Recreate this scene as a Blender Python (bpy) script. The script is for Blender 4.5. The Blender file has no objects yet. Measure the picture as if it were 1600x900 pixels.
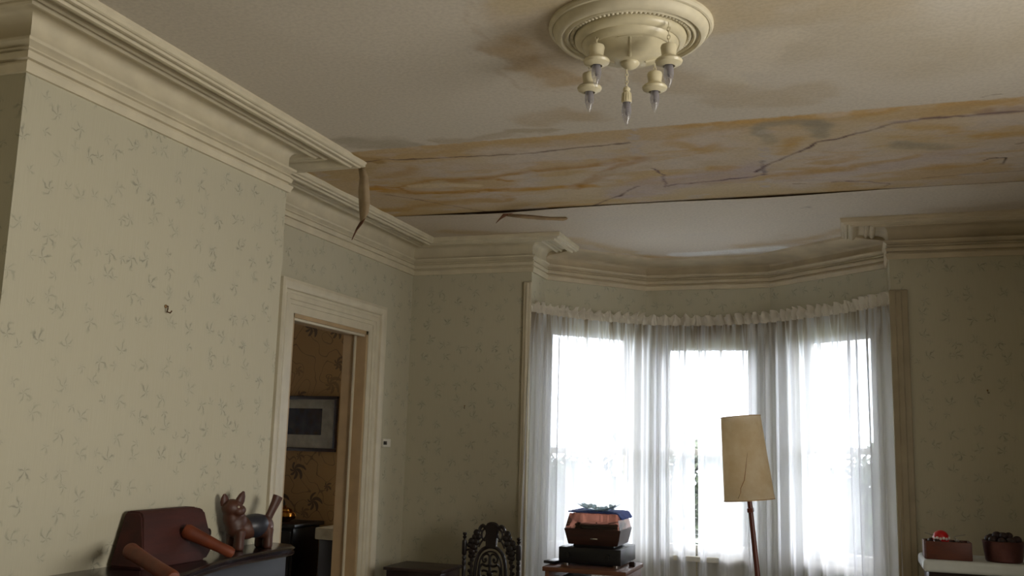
import bpy, bmesh, math, random
import numpy as np
from mathutils import Vector, Matrix
random.seed(7)
S = bpy.context.scene
COL = S.collection
PI = math.pi

# ------------------------------------------------------------------ camera
CAM_Z = 1.6
F = 1500.0
M = np.array([[0.9449921234881223, 0.3260248465826724, 0.02641374559115821],
              [-0.027009176470904197, 0.15825356065894872, -0.9870290344894257],
              [-0.3259760588321987, 0.9320212497306642, 0.15835403095190717]])
cd = bpy.data.cameras.new('camera'); cam = bpy.data.objects.new('camera', cd); COL.objects.link(cam)
cd.sensor_width = 36; cd.lens = F / 1600 * 36; cd.clip_start = 0.05; cd.clip_end = 300
mw = Matrix.Identity(4)
for i in range(3):
    mw[i][0] = M[0][i]; mw[i][1] = -M[1][i]; mw[i][2] = -M[2][i]
mw[2][3] = CAM_Z
cam.matrix_world = mw
S.camera = cam


def at(u, v, ax, val):
    """point of the world on the plane axis=val seen at photo position u,v (val for z is a true height)"""
    d = M.T @ np.array([(u - 800) / F, (v - 450) / F, 1.0])
    vv = val - (CAM_Z if ax == 2 else 0)
    p = d * vv / d[ax]
    return Vector((p[0], p[1], p[2] + CAM_Z))


# ------------------------------------------------------------------ light
S.view_settings.view_transform = 'Standard'
S.view_settings.look = 'None'
S.view_settings.gamma = 1.0
S.view_settings.use_curve_mapping = False
S.view_settings.exposure = 0.36

W = bpy.data.worlds.new('sky'); S.world = W; W.use_nodes = True
wt = W.node_tree; wt.nodes.clear()
wo = wt.nodes.new('ShaderNodeOutputWorld'); wb = wt.nodes.new('ShaderNodeBackground')
wb.inputs['Strength'].default_value = 11.0
wc = wt.nodes.new('ShaderNodeTexCoord'); wsep = wt.nodes.new('ShaderNodeSeparateXYZ'); wr = wt.nodes.new('ShaderNodeValToRGB')
wt.links.new(wc.outputs['Generated'], wsep.inputs[0]); wt.links.new(wsep.outputs['Z'], wr.inputs[0])
wr.color_ramp.elements[0].position = 0.0; wr.color_ramp.elements[0].color = (0.78, 0.87, 1.0, 1)
wr.color_ramp.elements[1].position = 0.5; wr.color_ramp.elements[1].color = (0.97, 0.98, 1.0, 1)
wt.links.new(wr.outputs[0], wb.inputs['Color']); wt.links.new(wb.outputs[0], wo.inputs['Surface'])
try:
    W.cycles.sampling_method = 'AUTOMATIC'
except Exception:
    pass


def area(name, loc, direction, sx, sy, power, color=(1, 1, 1), portal=False):
    l = bpy.data.lights.new(name, 'AREA'); l.shape = 'RECTANGLE'; l.size = sx; l.size_y = sy
    l.energy = power; l.color = color
    o = bpy.data.objects.new(name, l); COL.objects.link(o)
    o.location = loc; o.rotation_euler = Vector(direction).to_track_quat('-Z', 'Y').to_euler()
    if portal:
        l.cycles.is_portal = True
    return o


# skylight entering through the panes of the room (portals guide the sky's own light)
area('bay_portal_left', (-2.01, 7.66, 1.7), (0.73, -0.69, 0), 1.0, 2.0, 1, portal=True)
area('bay_portal_middle', (-1.05, 8.02, 1.7), (0, -1, 0), 1.0, 2.0, 1, portal=True)
area('bay_portal_right', (0.02, 7.62, 1.7), (-0.65, -0.76, 0), 1.1, 2.0, 1, portal=True)
# unseen fill lamp by the windowless right wall, added to brighten the room
side = area('side_fill_light', (2.6, 2.4, 1.75), (-1, 0.0, 0.05), 1.6, 1.6, 52, (1.0, 0.95, 0.87)); side.data.spread = math.radians(135)
# weak unseen lamp added as ambient light for the room beyond the doorway
area('dining_fill_light', (-6.9, 4.4, 1.6), (1, 0.25, -0.05), 1.0, 1.4, 2.6, (1.0, 0.9, 0.78))


# ------------------------------------------------------------------ mesh helpers
class MB:
    def __init__(s): s.bm = bmesh.new(); s.uv = None
    def box(s, c, size, rz=0, bev=0.0, seg=2, rot=None):
        r = bmesh.ops.create_cube(s.bm, size=1)
        vs = r['verts']
        m = Matrix.Translation(Vector(c)) @ (rot.to_4x4() if rot else Matrix.Rotation(rz, 4, 'Z')) @ Matrix.Diagonal((*size, 1))
        bmesh.ops.transform(s.bm, matrix=m, verts=vs)
        if bev > 0:
            es = list({e for v in vs for e in v.link_edges})
            bmesh.ops.bevel(s.bm, geom=es, offset=bev, segments=seg, affect='EDGES', profile=0.5)
        return s
    def lathe(s, prof, c=(0, 0, 0), n=32, rot=None, sc=(1, 1, 1)):
        """prof: list of (r, z)"""
        rings = []
        m = Matrix.Translation(Vector(c)) @ (rot.to_4x4() if rot else Matrix.Identity(4)) @ Matrix.Diagonal((*sc, 1))
        for r, z in prof:
            if r < 1e-6:
                rings.append([s.bm.verts.new(m @ Vector((0, 0, z)))])
            else:
                rings.append([s.bm.verts.new(m @ Vector((r * math.cos(2 * PI * k / n), r * math.sin(2 * PI * k / n), z))) for k in range(n)])
        for a, b in zip(rings, rings[1:]):
            if len(a) == 1 and len(b) == 1: continue
            for k in range(n):
                k2 = (k + 1) % n
                if len(a) == 1: f = (a[0], b[k], b[k2])
                elif len(b) == 1: f = (a[k], b[0], a[k2])
                else: f = (a[k], b[k], b[k2], a[k2])
                s.bm.faces.new(f)
        for end in (rings[0], rings[-1]):
            if len(end) > 1: s.bm.faces.new(end)
        return s
    def tube(s, pts, r, n=8, flat=1.0, closed=False, up=(0, 0, 1)):
        """round bar along pts; r a number or a list; flat squashes it along up-normal"""
        pts = [Vector(p) for p in pts]
        N = len(pts)
        rs = r if isinstance(r, (list, tuple)) else [r] * N
        rings = []
        for i, p in enumerate(pts):
            if closed: t = pts[(i + 1) % N] - pts[i - 1]
            else: t = pts[min(i + 1, N - 1)] - pts[max(i - 1, 0)]
            t.normalize()
            u = Vector(up)
            if abs(t.dot(u)) > 0.95: u = Vector((0, 1, 0)) if abs(t.y) < 0.9 else Vector((1, 0, 0))
            a = t.cross(u).normalized(); b = a.cross(t).normalized()
            rings.append([s.bm.verts.new(p + rs[i] * (math.cos(2 * PI * k / n) * a + flat * math.sin(2 * PI * k / n) * b)) for k in range(n)])
        pr = list(zip(rings, rings[1:]))
        if closed: pr.append((rings[-1], rings[0]))
        for a, b in pr:
            for k in range(n):
                s.bm.faces.new((a[k], b[k], b[(k + 1) % n], a[(k + 1) % n]))
        if not closed:
            s.bm.faces.new(rings[0]); s.bm.faces.new(rings[-1])
        return s
    def prism(s, poly, axis_vec):
        """extrude a planar polygon (list of 3D points) along a vector"""
        a = [s.bm.verts.new(Vector(p)) for p in poly]; v = Vector(axis_vec)
        b = [s.bm.verts.new(Vector(p) + v) for p in poly]
        n = len(a)
        s.bm.faces.new(a); s.bm.faces.new(b[::-1])
        for k in range(n): s.bm.faces.new((a[k], b[k], b[(k + 1) % n], a[(k + 1) % n]))
        return s
    def ball(s, c, r, n=16, sc=(1, 1, 1), rot=None):
        prof = [(r * math.sin(PI * i / n), -r * math.cos(PI * i / n)) for i in range(n + 1)]
        prof[0] = (0, -r); prof[-1] = (0, r)
        return s.lathe(prof, c, n + 4, rot, sc)
    def build(s, name, mat, parent=None, smooth=True, angle=35):
        bmesh.ops.recalc_face_normals(s.bm, faces=s.bm.faces)
        me = bpy.data.meshes.new(name); s.bm.to_mesh(me); s.bm.free()
        me.materials.append(mat)
        if smooth:
            me.shade_smooth(); me.set_sharp_from_angle(angle=math.radians(angle))
        o = bpy.data.objects.new(name, me); COL.objects.link(o)
        if parent: o.parent = parent; o.matrix_parent_inverse = parent_inv(parent)
        return o


def parent_inv(p):
    m = Matrix.Identity(4); q = p; chain = []
    while q: chain.append(q); q = q.parent
    for q in reversed(chain):
        if q.parent: m = m @ q.matrix_parent_inverse
        m = m @ q.matrix_basis
    return m.inverted()


def tag(o, label=None, cat=None, group=None, kind=None):
    if label: o['label'] = label
    if cat: o['category'] = cat
    if group: o['group'] = group
    if kind: o['kind'] = kind
    return o


def empty(name, loc, label, cat, group=None):
    o = bpy.data.objects.new(name, None); COL.objects.link(o); o.location = loc
    o.empty_display_size = 0.05
    return tag(o, label, cat, group)


def rawmesh(name, verts, faces, mat, parent=None, uvs=None, smooth=False, angle=35):
    me = bpy.data.meshes.new(name); me.from_pydata([tuple(v) for v in verts], [], faces)
    if uvs is not None:
        ul = me.uv_layers.new(name='UVMap')
        for p in me.polygons:
            for li, vi in zip(p.loop_indices, p.vertices): ul.data[li].uv = uvs[vi]
    me.materials.append(mat)
    if smooth: me.shade_smooth(); me.set_sharp_from_angle(angle=math.radians(angle))
    me.update()
    o = bpy.data.objects.new(name, me); COL.objects.link(o)
    if parent: o.parent = parent; o.matrix_parent_inverse = parent_inv(parent)
    return o


# ------------------------------------------------------------------ materials
def srgb(r, g, b):
    f = lambda c: (c / 255) / 12.92 if c / 255 <= 0.04045 else ((c / 255 + 0.055) / 1.055) ** 2.4
    return (f(r), f(g), f(b), 1)


def new_mat(name):
    m = bpy.data.materials.new(name); m.use_nodes = True
    return m, m.node_tree.nodes, m.node_tree.links, m.node_tree.nodes['Principled BSDF']


def mat(name, col, rough=0.5, metal=0.0, var=0.12, scale=14.0, bump=0.0, stretch=(1, 1, 1), dark=None, coat=0.0, spec=0.5):
    m, N, L, b = new_mat(name)
    b.inputs['Roughness'].default_value = rough; b.inputs['Metallic'].default_value = metal
    b.inputs['Coat Weight'].default_value = coat; b.inputs['Specular IOR Level'].default_value = spec
    tc = N.new('ShaderNodeTexCoord'); mp = N.new('ShaderNodeMapping'); nz = N.new('ShaderNodeTexNoise'); rp = N.new('ShaderNodeValToRGB')
    mp.inputs['Scale'].default_value = stretch; nz.inputs['Scale'].default_value = scale; nz.inputs['Detail'].default_value = 5
    L.new(tc.outputs['Object'], mp.inputs[0]); L.new(mp.outputs[0], nz.inputs['Vector']); L.new(nz.outputs['Fac'], rp.inputs[0])
    c2 = dark if dark else tuple(c * (1 - 2 * var) for c in col[:3]) + (1,)
    c1 = tuple(min(1, c * (1 + var)) for c in col[:3]) + (1,)
    rp.color_ramp.elements[0].position = 0.3; rp.color_ramp.elements[0].color = c2
    rp.color_ramp.elements[1].position = 0.7; rp.color_ramp.elements[1].color = c1
    L.new(rp.outputs[0], b.inputs['Base Color'])
    if bump:
        bp = N.new('ShaderNodeBump'); bp.inputs['Strength'].default_value = bump; bp.inputs['Distance'].default_value = 0.004
        L.new(nz.outputs['Fac'], bp.inputs['Height']); L.new(bp.outputs[0], b.inputs['Normal'])
    return m


def math_node(N, L, op, a, b=None, c=None):
    n = N.new('ShaderNodeMath'); n.operation = op
    for i, v in enumerate((a, b, c)):
        if v is None: continue
        if isinstance(v, (int, float)): n.inputs[i].default_value = v
        else: L.new(v, n.inputs[i])
    return n.outputs[0]


def wallpaper(name, base, base2, sprig, bloom, cells=7.0, size=0.052, strength=0.72):
    m, N, L, b = new_mat(name)
    b.inputs['Roughness'].default_value = 0.75; b.inputs['Specular IOR Level'].default_value = 0.2
    uv = N.new('ShaderNodeTexCoord').outputs['UV']
    # fine vertical weave
    mp = N.new('ShaderNodeMapping'); mp.inputs['Scale'].default_value = (260, 7, 1); L.new(uv, mp.inputs[0])
    n1 = N.new('ShaderNodeTexNoise'); n1.noise_dimensions = '2D'; n1.inputs['Scale'].default_value = 1; n1.inputs['Detail'].default_value = 3; L.new(mp.outputs[0], n1.inputs['Vector'])
    mp2 = N.new('ShaderNodeMapping'); mp2.inputs['Scale'].default_value = (1.2, 0.8, 1); L.new(uv, mp2.inputs[0])
    n2 = N.new('ShaderNodeTexNoise'); n2.noise_dimensions = '2D'; n2.inputs['Scale'].default_value = 1; n2.inputs['Detail'].default_value = 5; L.new(mp2.outputs[0], n2.inputs['Vector'])
    mix = N.new('ShaderNodeMix'); mix.data_type = 'RGBA'; mix.inputs['A'].default_value = base; mix.inputs['B'].default_value = base2
    f = math_node(N, L, 'MULTIPLY_ADD', n1.outputs['Fac'], 0.7, math_node(N, L, 'MULTIPLY', n2.outputs['Fac'], 0.45))
    f = math_node(N, L, 'SUBTRACT', f, 0.1)
    L.new(f, mix.inputs['Factor'])
    col = mix.outputs['Result']
    # sprigs: thin star shaped leaves around scattered points, two sizes
    for k, (cl, sz, off, st) in enumerate(((cells, size, (0, 0, 0), strength), (cells * 0.93, size * 0.62, (3.37, 1.71, 0), strength * 0.9))):
        ad = N.new('ShaderNodeVectorMath'); ad.operation = 'ADD'; L.new(uv, ad.inputs[0]); ad.inputs[1].default_value = off
        wn = N.new('ShaderNodeTexNoise'); wn.noise_dimensions = '2D'; wn.inputs['Scale'].default_value = 30; wn.inputs['Detail'].default_value = 2; L.new(ad.outputs[0], wn.inputs['Vector'])
        vo = N.new('ShaderNodeTexVoronoi'); vo.voronoi_dimensions = '2D'; vo.inputs['Scale'].default_value = cl; vo.inputs['Randomness'].default_value = 0.62
        L.new(ad.outputs[0], vo.inputs['Vector'])
        # distances are in scaled units: work on the scaled vector
        sc = N.new('ShaderNodeVectorMath'); sc.operation = 'SUBTRACT'; L.new(ad.outputs[0], sc.inputs[0]); L.new(vo.outputs['Position'], sc.inputs[1])
        sp = N.new('ShaderNodeSeparateXYZ'); L.new(sc.outputs[0], sp.inputs[0])
        cr = N.new('ShaderNodeSeparateColor'); L.new(vo.outputs['Color'], cr.inputs[0])
        x, y = sp.outputs[0], sp.outputs[1]
        th = math_node(N, L, 'ARCTAN2', y, x)
        r = math_node(N, L, 'POWER', math_node(N, L, 'ADD', math_node(N, L, 'MULTIPLY', x, x), math_node(N, L, 'MULTIPLY', y, y)), 0.5)
        ph = math_node(N, L, 'MULTIPLY', cr.outputs[0], 6.28)
        curl = math_node(N, L, 'MULTIPLY', r, 10.0)
        a = math_node(N, L, 'ADD', math_node(N, L, 'ADD', th, ph), math_node(N, L, 'ADD', curl, math_node(N, L, 'MULTIPLY', wn.outputs['Fac'], 1.2)))
        # 5 arms, uneven: sum of two angular frequencies
        c5 = math_node(N, L, 'COSINE', math_node(N, L, 'MULTIPLY', a, 2.5))
        c5 = math_node(N, L, 'ABSOLUTE', c5)
        uneven = math_node(N, L, 'MULTIPLY_ADD', math_node(N, L, 'COSINE', math_node(N, L, 'ADD', th, math_node(N, L, 'MULTIPLY', cr.outputs[1], 6.28))), 0.42, 0.66)
        reach = math_node(N, L, 'MULTIPLY', uneven, sz)
        armw = math_node(N, L, 'POWER', c5, 14.0)
        fall = math_node(N, L, 'SUBTRACT', 1.0, math_node(N, L, 'DIVIDE', r, reach))
        fall = math_node(N, L, 'MAXIMUM', fall, 0.0)
        fall = math_node(N, L, 'MINIMUM', math_node(N, L, 'MULTIPLY', fall, 2.2), 1.0)
        star = math_node(N, L, 'MULTIPLY', math_node(N, L, 'MULTIPLY', armw, fall), st)
        star = math_node(N, L, 'MULTIPLY', star, math_node(N, L, 'MULTIPLY_ADD', cr.outputs[2], 0.6, 0.45))
        halo = math_node(N, L, 'MAXIMUM', math_node(N, L, 'SUBTRACT', 1.0, math_node(N, L, 'DIVIDE', r, sz * 0.8)), 0.0)
        halo = math_node(N, L, 'MULTIPLY', halo, 0.25 * st)
        m1 = N.new('ShaderNodeMix'); m1.data_type = 'RGBA'; m1.inputs['B'].default_value = bloom; L.new(halo, m1.inputs['Factor']); L.new(col, m1.inputs['A'])
        m2 = N.new('ShaderNodeMix'); m2.data_type = 'RGBA'; m2.inputs['B'].default_value = sprig; m2.clamp_factor = True
        L.new(star, m2.inputs['Factor']); L.new(m1.outputs['Result'], m2.inputs['A'])
        col = m2.outputs['Result']
    L.new(col, b.inputs['Base Color'])
    bp = N.new('ShaderNodeBump'); bp.inputs['Strength'].default_value = 0.12; bp.inputs['Distance'].default_value = 0.002
    L.new(n1.outputs['Fac'], bp.inputs['Height']); L.new(bp.outputs[0], b.inputs['Normal'])
    return m


def floral_paper(name):
    """brown paper of the room beyond the doorway: curling stems and leaf clusters"""
    m, N, L, b = new_mat(name)
    b.inputs['Roughness'].default_value = 0.8
    uv = N.new('ShaderNodeTexCoord').outputs['UV']
    nz = N.new('ShaderNodeTexNoise'); nz.noise_dimensions = '2D'; nz.inputs['Scale'].default_value = 3.2; nz.inputs['Detail'].default_value = 1.5; L.new(uv, nz.inputs['Vector'])
    # contour lines of the noise give winding stems
    w = math_node(N, L, 'ABSOLUTE', math_node(N, L, 'SUBTRACT', math_node(N, L, 'FRACT', math_node(N, L, 'MULTIPLY', nz.outputs['Fac'], 7.0)), 0.5))
    stem = math_node(N, L, 'MULTIPLY', math_node(N, L, 'LESS_THAN', w, 0.035), 0.5)
    vo = N.new('ShaderNodeTexVoronoi'); vo.voronoi_dimensions = '2D'; vo.inputs['Scale'].default_value = 4.2; vo.inputs['Randomness'].default_value = 0.8; L.new(uv, vo.inputs['Vector'])
    sc = N.new('ShaderNodeVectorMath'); sc.operation = 'SUBTRACT'; L.new(uv, sc.inputs[0]); L.new(vo.outputs['Position'], sc.inputs[1])
    sp = N.new('ShaderNodeSeparateXYZ'); L.new(sc.outputs[0], sp.inputs[0]); cr = N.new('ShaderNodeSeparateColor'); L.new(vo.outputs['Color'], cr.inputs[0])
    th = math_node(N, L, 'ARCTAN2', sp.outputs[1], sp.outputs[0])
    r = math_node(N, L, 'POWER', math_node(N, L, 'ADD', math_node(N, L, 'MULTIPLY', sp.outputs[0], sp.outputs[0]), math_node(N, L, 'MULTIPLY', sp.outputs[1], sp.outputs[1])), 0.5)
    a = math_node(N, L, 'ADD', th, math_node(N, L, 'ADD', math_node(N, L, 'MULTIPLY', cr.outputs[0], 6.28), math_node(N, L, 'MULTIPLY', r, 14)))
    pet = math_node(N, L, 'ABSOLUTE', math_node(N, L, 'SINE', math_node(N, L, 'MULTIPLY', a, 3.0)))
    pet = math_node(N, L, 'MULTIPLY', pet, math_node(N, L, 'MULTIPLY_ADD', math_node(N, L, 'COSINE', th), 0.03, 0.075))
    leaf = math_node(N, L, 'LESS_THAN', r, math_node(N, L, 'MULTIPLY', pet, math_node(N, L, 'MULTIPLY_ADD', cr.outputs[1], 0.8, 0.5)))
    leaf = math_node(N, L, 'MULTIPLY', leaf, math_node(N, L, 'MULTIPLY_ADD', cr.outputs[2], 0.6, 0.3))
    f = math_node(N, L, 'MAXIMUM', stem, leaf)
    mx = N.new('ShaderNodeMix'); mx.data_type = 'RGBA'; mx.inputs['A'].default_value = srgb(150, 116, 76); mx.inputs['B'].default_value = srgb(58, 50, 44)
    L.new(f, mx.inputs['Factor']); L.new(mx.outputs['Result'], b.inputs['Base Color'])
    return m


def vcol_mat(name, rough=0.85, bump=0.25, nscale=60):
    m, N, L, b = new_mat(name)
    b.inputs['Roughness'].default_value = rough; b.inputs['Specular IOR Level'].default_value = 0.15
    a = N.new('ShaderNodeAttribute'); a.attribute_name = 'stain'
    tc = N.new('ShaderNodeTexCoord')
    nz = N.new('ShaderNodeTexNoise'); nz.inputs['Scale'].default_value = nscale; nz.inputs['Detail'].default_value = 4; L.new(tc.outputs['Object'], nz.inputs['Vector'])
    mx = N.new('ShaderNodeMix'); mx.data_type = 'RGBA'; mx.blend_type = 'MULTIPLY'; mx.inputs['Factor'].default_value = 1
    rp = N.new('ShaderNodeValToRGB'); rp.color_ramp.elements[0].color = (0.9, 0.9, 0.9, 1); rp.color_ramp.elements[1].color = (1, 1, 1, 1)
    rp.color_ramp.elements[0].position = 0.35; rp.color_ramp.elements[1].position = 0.6
    L.new(nz.outputs['Fac'], rp.inputs[0]); L.new(a.outputs['Color'], mx.inputs['A']); L.new(rp.outputs[0], mx.inputs['B'])
    L.new(mx.outputs['Result'], b.inputs['Base Color'])
    bp = N.new('ShaderNodeBump'); bp.inputs['Strength'].default_value = bump; bp.inputs['Distance'].default_value = 0.003
    L.new(nz.outputs['Fac'], bp.inputs['Height']); L.new(bp.outputs[0], b.inputs['Normal'])
    return m


def sheer(name, col, alpha_face, alpha_graze, transl=0.6, aged_shaded_top=False):
    m, N, L, b = new_mat(name); N.remove(b)
    out = N['Material Output']
    tr = N.new('ShaderNodeBsdfTransparent'); di = N.new('ShaderNodeBsdfDiffuse'); tl = N.new('ShaderNodeBsdfTranslucent')
    di.inputs['Color'].default_value = col; tl.inputs['Color'].default_value = col
    m1 = N.new('ShaderNodeMixShader'); m1.inputs[0].default_value = transl; L.new(di.outputs[0], m1.inputs[1]); L.new(tl.outputs[0], m1.inputs[2])
    lw = N.new('ShaderNodeLayerWeight'); lw.inputs['Blend'].default_value = 0.5
    tc = N.new('ShaderNodeTexCoord'); mp = N.new('ShaderNodeMapping'); mp.inputs['Scale'].default_value = (1, 1, 0.15); L.new(tc.outputs['Object'], mp.inputs[0])
    nz = N.new('ShaderNodeTexNoise'); nz.inputs['Scale'].default_value = 25; L.new(mp.outputs[0], nz.inputs['Vector'])
    rng = N.new('ShaderNodeMapRange'); rng.inputs['From Min'].default_value = 0.1; rng.inputs['From Max'].default_value = 0.75
    rng.inputs['To Min'].default_value = alpha_face; rng.inputs['To Max'].default_value = alpha_graze
    L.new(lw.outputs['Facing'], rng.inputs['Value'])
    f = math_node(N, L, 'MULTIPLY', rng.outputs[0], math_node(N, L, 'MULTIPLY_ADD', nz.outputs['Fac'], 0.25, 0.87))
    if aged_shaded_top:
        # gathered, yellowed cloth just under the heading, pleat shadows painted in as narrow stripes
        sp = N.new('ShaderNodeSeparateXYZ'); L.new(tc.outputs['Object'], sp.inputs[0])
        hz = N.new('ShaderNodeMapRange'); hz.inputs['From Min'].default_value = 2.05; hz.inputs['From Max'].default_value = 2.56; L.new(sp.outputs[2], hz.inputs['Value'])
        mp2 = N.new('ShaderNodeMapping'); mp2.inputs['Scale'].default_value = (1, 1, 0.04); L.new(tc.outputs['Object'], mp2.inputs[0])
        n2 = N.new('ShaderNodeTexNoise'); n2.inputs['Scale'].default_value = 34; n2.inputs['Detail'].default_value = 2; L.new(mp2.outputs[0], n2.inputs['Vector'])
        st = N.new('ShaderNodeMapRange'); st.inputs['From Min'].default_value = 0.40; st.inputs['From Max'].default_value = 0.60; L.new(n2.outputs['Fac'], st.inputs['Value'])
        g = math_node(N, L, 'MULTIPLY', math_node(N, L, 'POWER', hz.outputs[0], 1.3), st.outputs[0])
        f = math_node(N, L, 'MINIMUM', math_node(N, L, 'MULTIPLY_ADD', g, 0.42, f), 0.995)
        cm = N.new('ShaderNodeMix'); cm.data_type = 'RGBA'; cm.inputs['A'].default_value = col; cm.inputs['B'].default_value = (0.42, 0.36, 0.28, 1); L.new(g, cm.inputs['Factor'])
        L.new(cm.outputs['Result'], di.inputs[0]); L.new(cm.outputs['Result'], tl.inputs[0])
    m2 = N.new('ShaderNodeMixShader'); L.new(f, m2.inputs[0]); L.new(tr.outputs[0], m2.inputs[1]); L.new(m1.outputs[0], m2.inputs[2])
    L.new(m2.outputs[0], out.inputs['Surface'])
    return m


def glassy(name, tint=(1, 1, 1, 1), gloss=0.06, rough=0.02, body=None, bodyfac=0.0):
    """thin see-through sheet: transparent tint, a little mirror, optional milky body"""
    m, N, L, b = new_mat(name); N.remove(b)
    out = N['Material Output']
    tr = N.new('ShaderNodeBsdfTransparent'); tr.inputs[0].default_value = tint
    gl = N.new('ShaderNodeBsdfGlossy'); gl.inputs['Roughness'].default_value = rough
    lw = N.new('ShaderNodeLayerWeight'); lw.inputs['Blend'].default_value = 0.25
    f = math_node(N, L, 'MULTIPLY_ADD', lw.outputs['Fresnel'], 0.8, gloss)
    m1 = N.new('ShaderNodeMixShader'); L.new(f, m1.inputs[0]); L.new(tr.outputs[0], m1.inputs[1]); L.new(gl.outputs[0], m1.inputs[2])
    last = m1
    if body:
        di = N.new('ShaderNodeBsdfDiffuse'); di.inputs[0].default_value = body
        tl = N.new('ShaderNodeBsdfTranslucent'); tl.inputs[0].default_value = body
        m3 = N.new('ShaderNodeMixShader'); L.new(di.outputs[0], m3.inputs[1]); L.new(tl.outputs[0], m3.inputs[2])
        m2 = N.new('ShaderNodeMixShader'); m2.inputs[0].default_value = bodyfac; L.new(m1.outputs[0], m2.inputs[1]); L.new(m3.outputs[0], m2.inputs[2])
        last = m2
    L.new(last.outputs[0], out.inputs['Surface'])
    return m


PLASTER = mat('plaster_cream', srgb(208, 198, 172), 0.6, var=0.05, scale=9, bump=0.15)
PLASTER_OLD = mat('plaster_aged', srgb(200, 186, 158), 0.6, var=0.08, scale=5, bump=0.3)
PAINT = mat('paint_cream', srgb(205, 196, 172), 0.4, var=0.04, scale=10)
PAINT_W = mat('paint_white', srgb(214, 210, 196), 0.4, var=0.04, scale=10)
JAMB = mat('paint_tan', srgb(176, 150, 112), 0.5, var=0.06, scale=8)
PAPER = wallpaper('sprig_wallpaper', srgb(194, 189, 168), srgb(182, 176, 152), srgb(128, 127, 114), srgb(164, 164, 150))
PAPER_IN = floral_paper('brown_floral_wallpaper')
FLOOR = mat('carpet_beige', srgb(196, 188, 172), 0.95, var=0.06, scale=30, bump=0.3)
CEIL = vcol_mat('stained_ceiling')
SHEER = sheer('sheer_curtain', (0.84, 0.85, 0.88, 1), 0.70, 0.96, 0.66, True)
SHEER_HEAD = sheer('curtain_heading', (0.86, 0.81, 0.72, 1), 0.86, 0.98, 0.45)
PANE = glassy('window_glass')
DARKWOOD = mat('dark_mahogany', srgb(34, 16, 12), 0.35, var=0.25, scale=6, stretch=(1, 1, 8), coat=0.1)
MANTELWOOD = mat('mantel_dark_wood', srgb(30, 14, 16), 0.25, var=0.2, scale=5, coat=0.3)
MANTELSTONE = mat('mantel_slate', srgb(17, 14, 19), 0.5, var=0.15, scale=7)
REDWOOD = mat('reddish_block_wood', srgb(62, 20, 12), 0.75, var=0.22, scale=5, stretch=(4, 0.6, 4))
PEGWOOD = mat('orange_peg_wood', srgb(108, 46, 14), 0.6, var=0.2, scale=9, stretch=(1, 1, 1))
MIDWOOD = mat('teak_wood', srgb(96, 58, 36), 0.45, var=0.16, scale=5, stretch=(1, 8, 8))
LAMPWOOD = mat('lamp_teak', srgb(86, 38, 24), 0.4, var=0.2, scale=8, stretch=(6, 6, 1))
BLACK = mat('black_metal', srgb(10, 10, 12), 0.35, var=0.1, scale=20)
CHROME = mat('chrome', (0.8, 0.8, 0.8, 1), 0.15, 1.0, var=0.03)
BRASS = mat('brass', srgb(190, 130, 60), 0.25, 1.0, var=0.1)
COPPER = mat('copper', srgb(112, 74, 70), 0.4, 0.85, var=0.2, scale=8)
BLUE = mat('blue_cloth', srgb(40, 66, 138), 0.9, var=0.18, scale=40, bump=0.4)

# ------------------------------------------------------------------ room shell
CZ = 3.1
XR, XC = -3.19, -2.76          # recess wall, chimney breast face
Y0, Y1, YW = 2.53, 4.25, 6.76  # chimney breast near and far edge, window wall
XE, YB = 2.7, -2.2             # right wall, back wall
BA = [(-2.21, 6.76), (-2.21, 7.12), (-1.55, 7.80), (-0.55, 7.80), (0.295, 7.08), (0.295, 6.76)]


def wall(name, P, Q, z0, z1, thick, holes=(), mt=None, u0=0.0, reveal=None):
    """wall from P to Q (room on the right hand side of P->Q), with thickness outwards and real openings"""
    P = Vector((*P, 0)); Q = Vector((*Q, 0)); d = (Q - P); Ln = d.length; d.normalize(); n = Vector((-d.y, d.x, 0))
    xs = sorted({0.0, Ln, *[h[0] for h in holes], *[h[1] for h in holes]}); zs = sorted({z0, z1, *[h[2] for h in holes], *[h[3] for h in holes]})
    V, Fc, UV = [], [], []
    def v(s, z, t): V.append(P + d * s + n * t + Vector((0, 0, z))); UV.append((u0 + s + (t if t else 0), z)); return len(V) - 1
    inh = lambda s, z: any(h[0] < s < h[1] and h[2] < z < h[3] for h in holes)
    for a, b in zip(xs, xs[1:]):
        for c, e in zip(zs, zs[1:]):
            if inh((a + b) / 2, (c + e) / 2): continue
            for t in (0, thick):
                q = [v(a, c, t), v(b, c, t), v(b, e, t), v(a, e, t)]
                Fc.append(q if t == 0 else q[::-1])
    def side(s0, zz0, s1, zz1):
        Fc.append([v(s0, zz0, 0), v(s1, zz1, 0), v(s1, zz1, thick), v(s0, zz0, thick)])
    side(0, z0, 0, z1); side(Ln, z0, Ln, z1); side(0, z0, Ln, z0); side(0, z1, Ln, z1)
    for h in holes:
        side(h[0], h[2], h[0], h[3]); side(h[1], h[2], h[1], h[3]); side(h[0], h[2], h[1], h[2]); side(h[0], h[3], h[1], h[3])
    o = rawmesh(name, V, Fc, mt or PAPER, uvs=UV); tag(o, kind='structure')
    return o


DOOR = (5.06, 6.05, 2.345)   # y range and head height of the doorway
wall('wall_left', (XR, YB), (XR, YW), 0, CZ, 0.17, [(DOOR[0] - YB, DOOR[1] - YB, 0.0, DOOR[2])])
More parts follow.
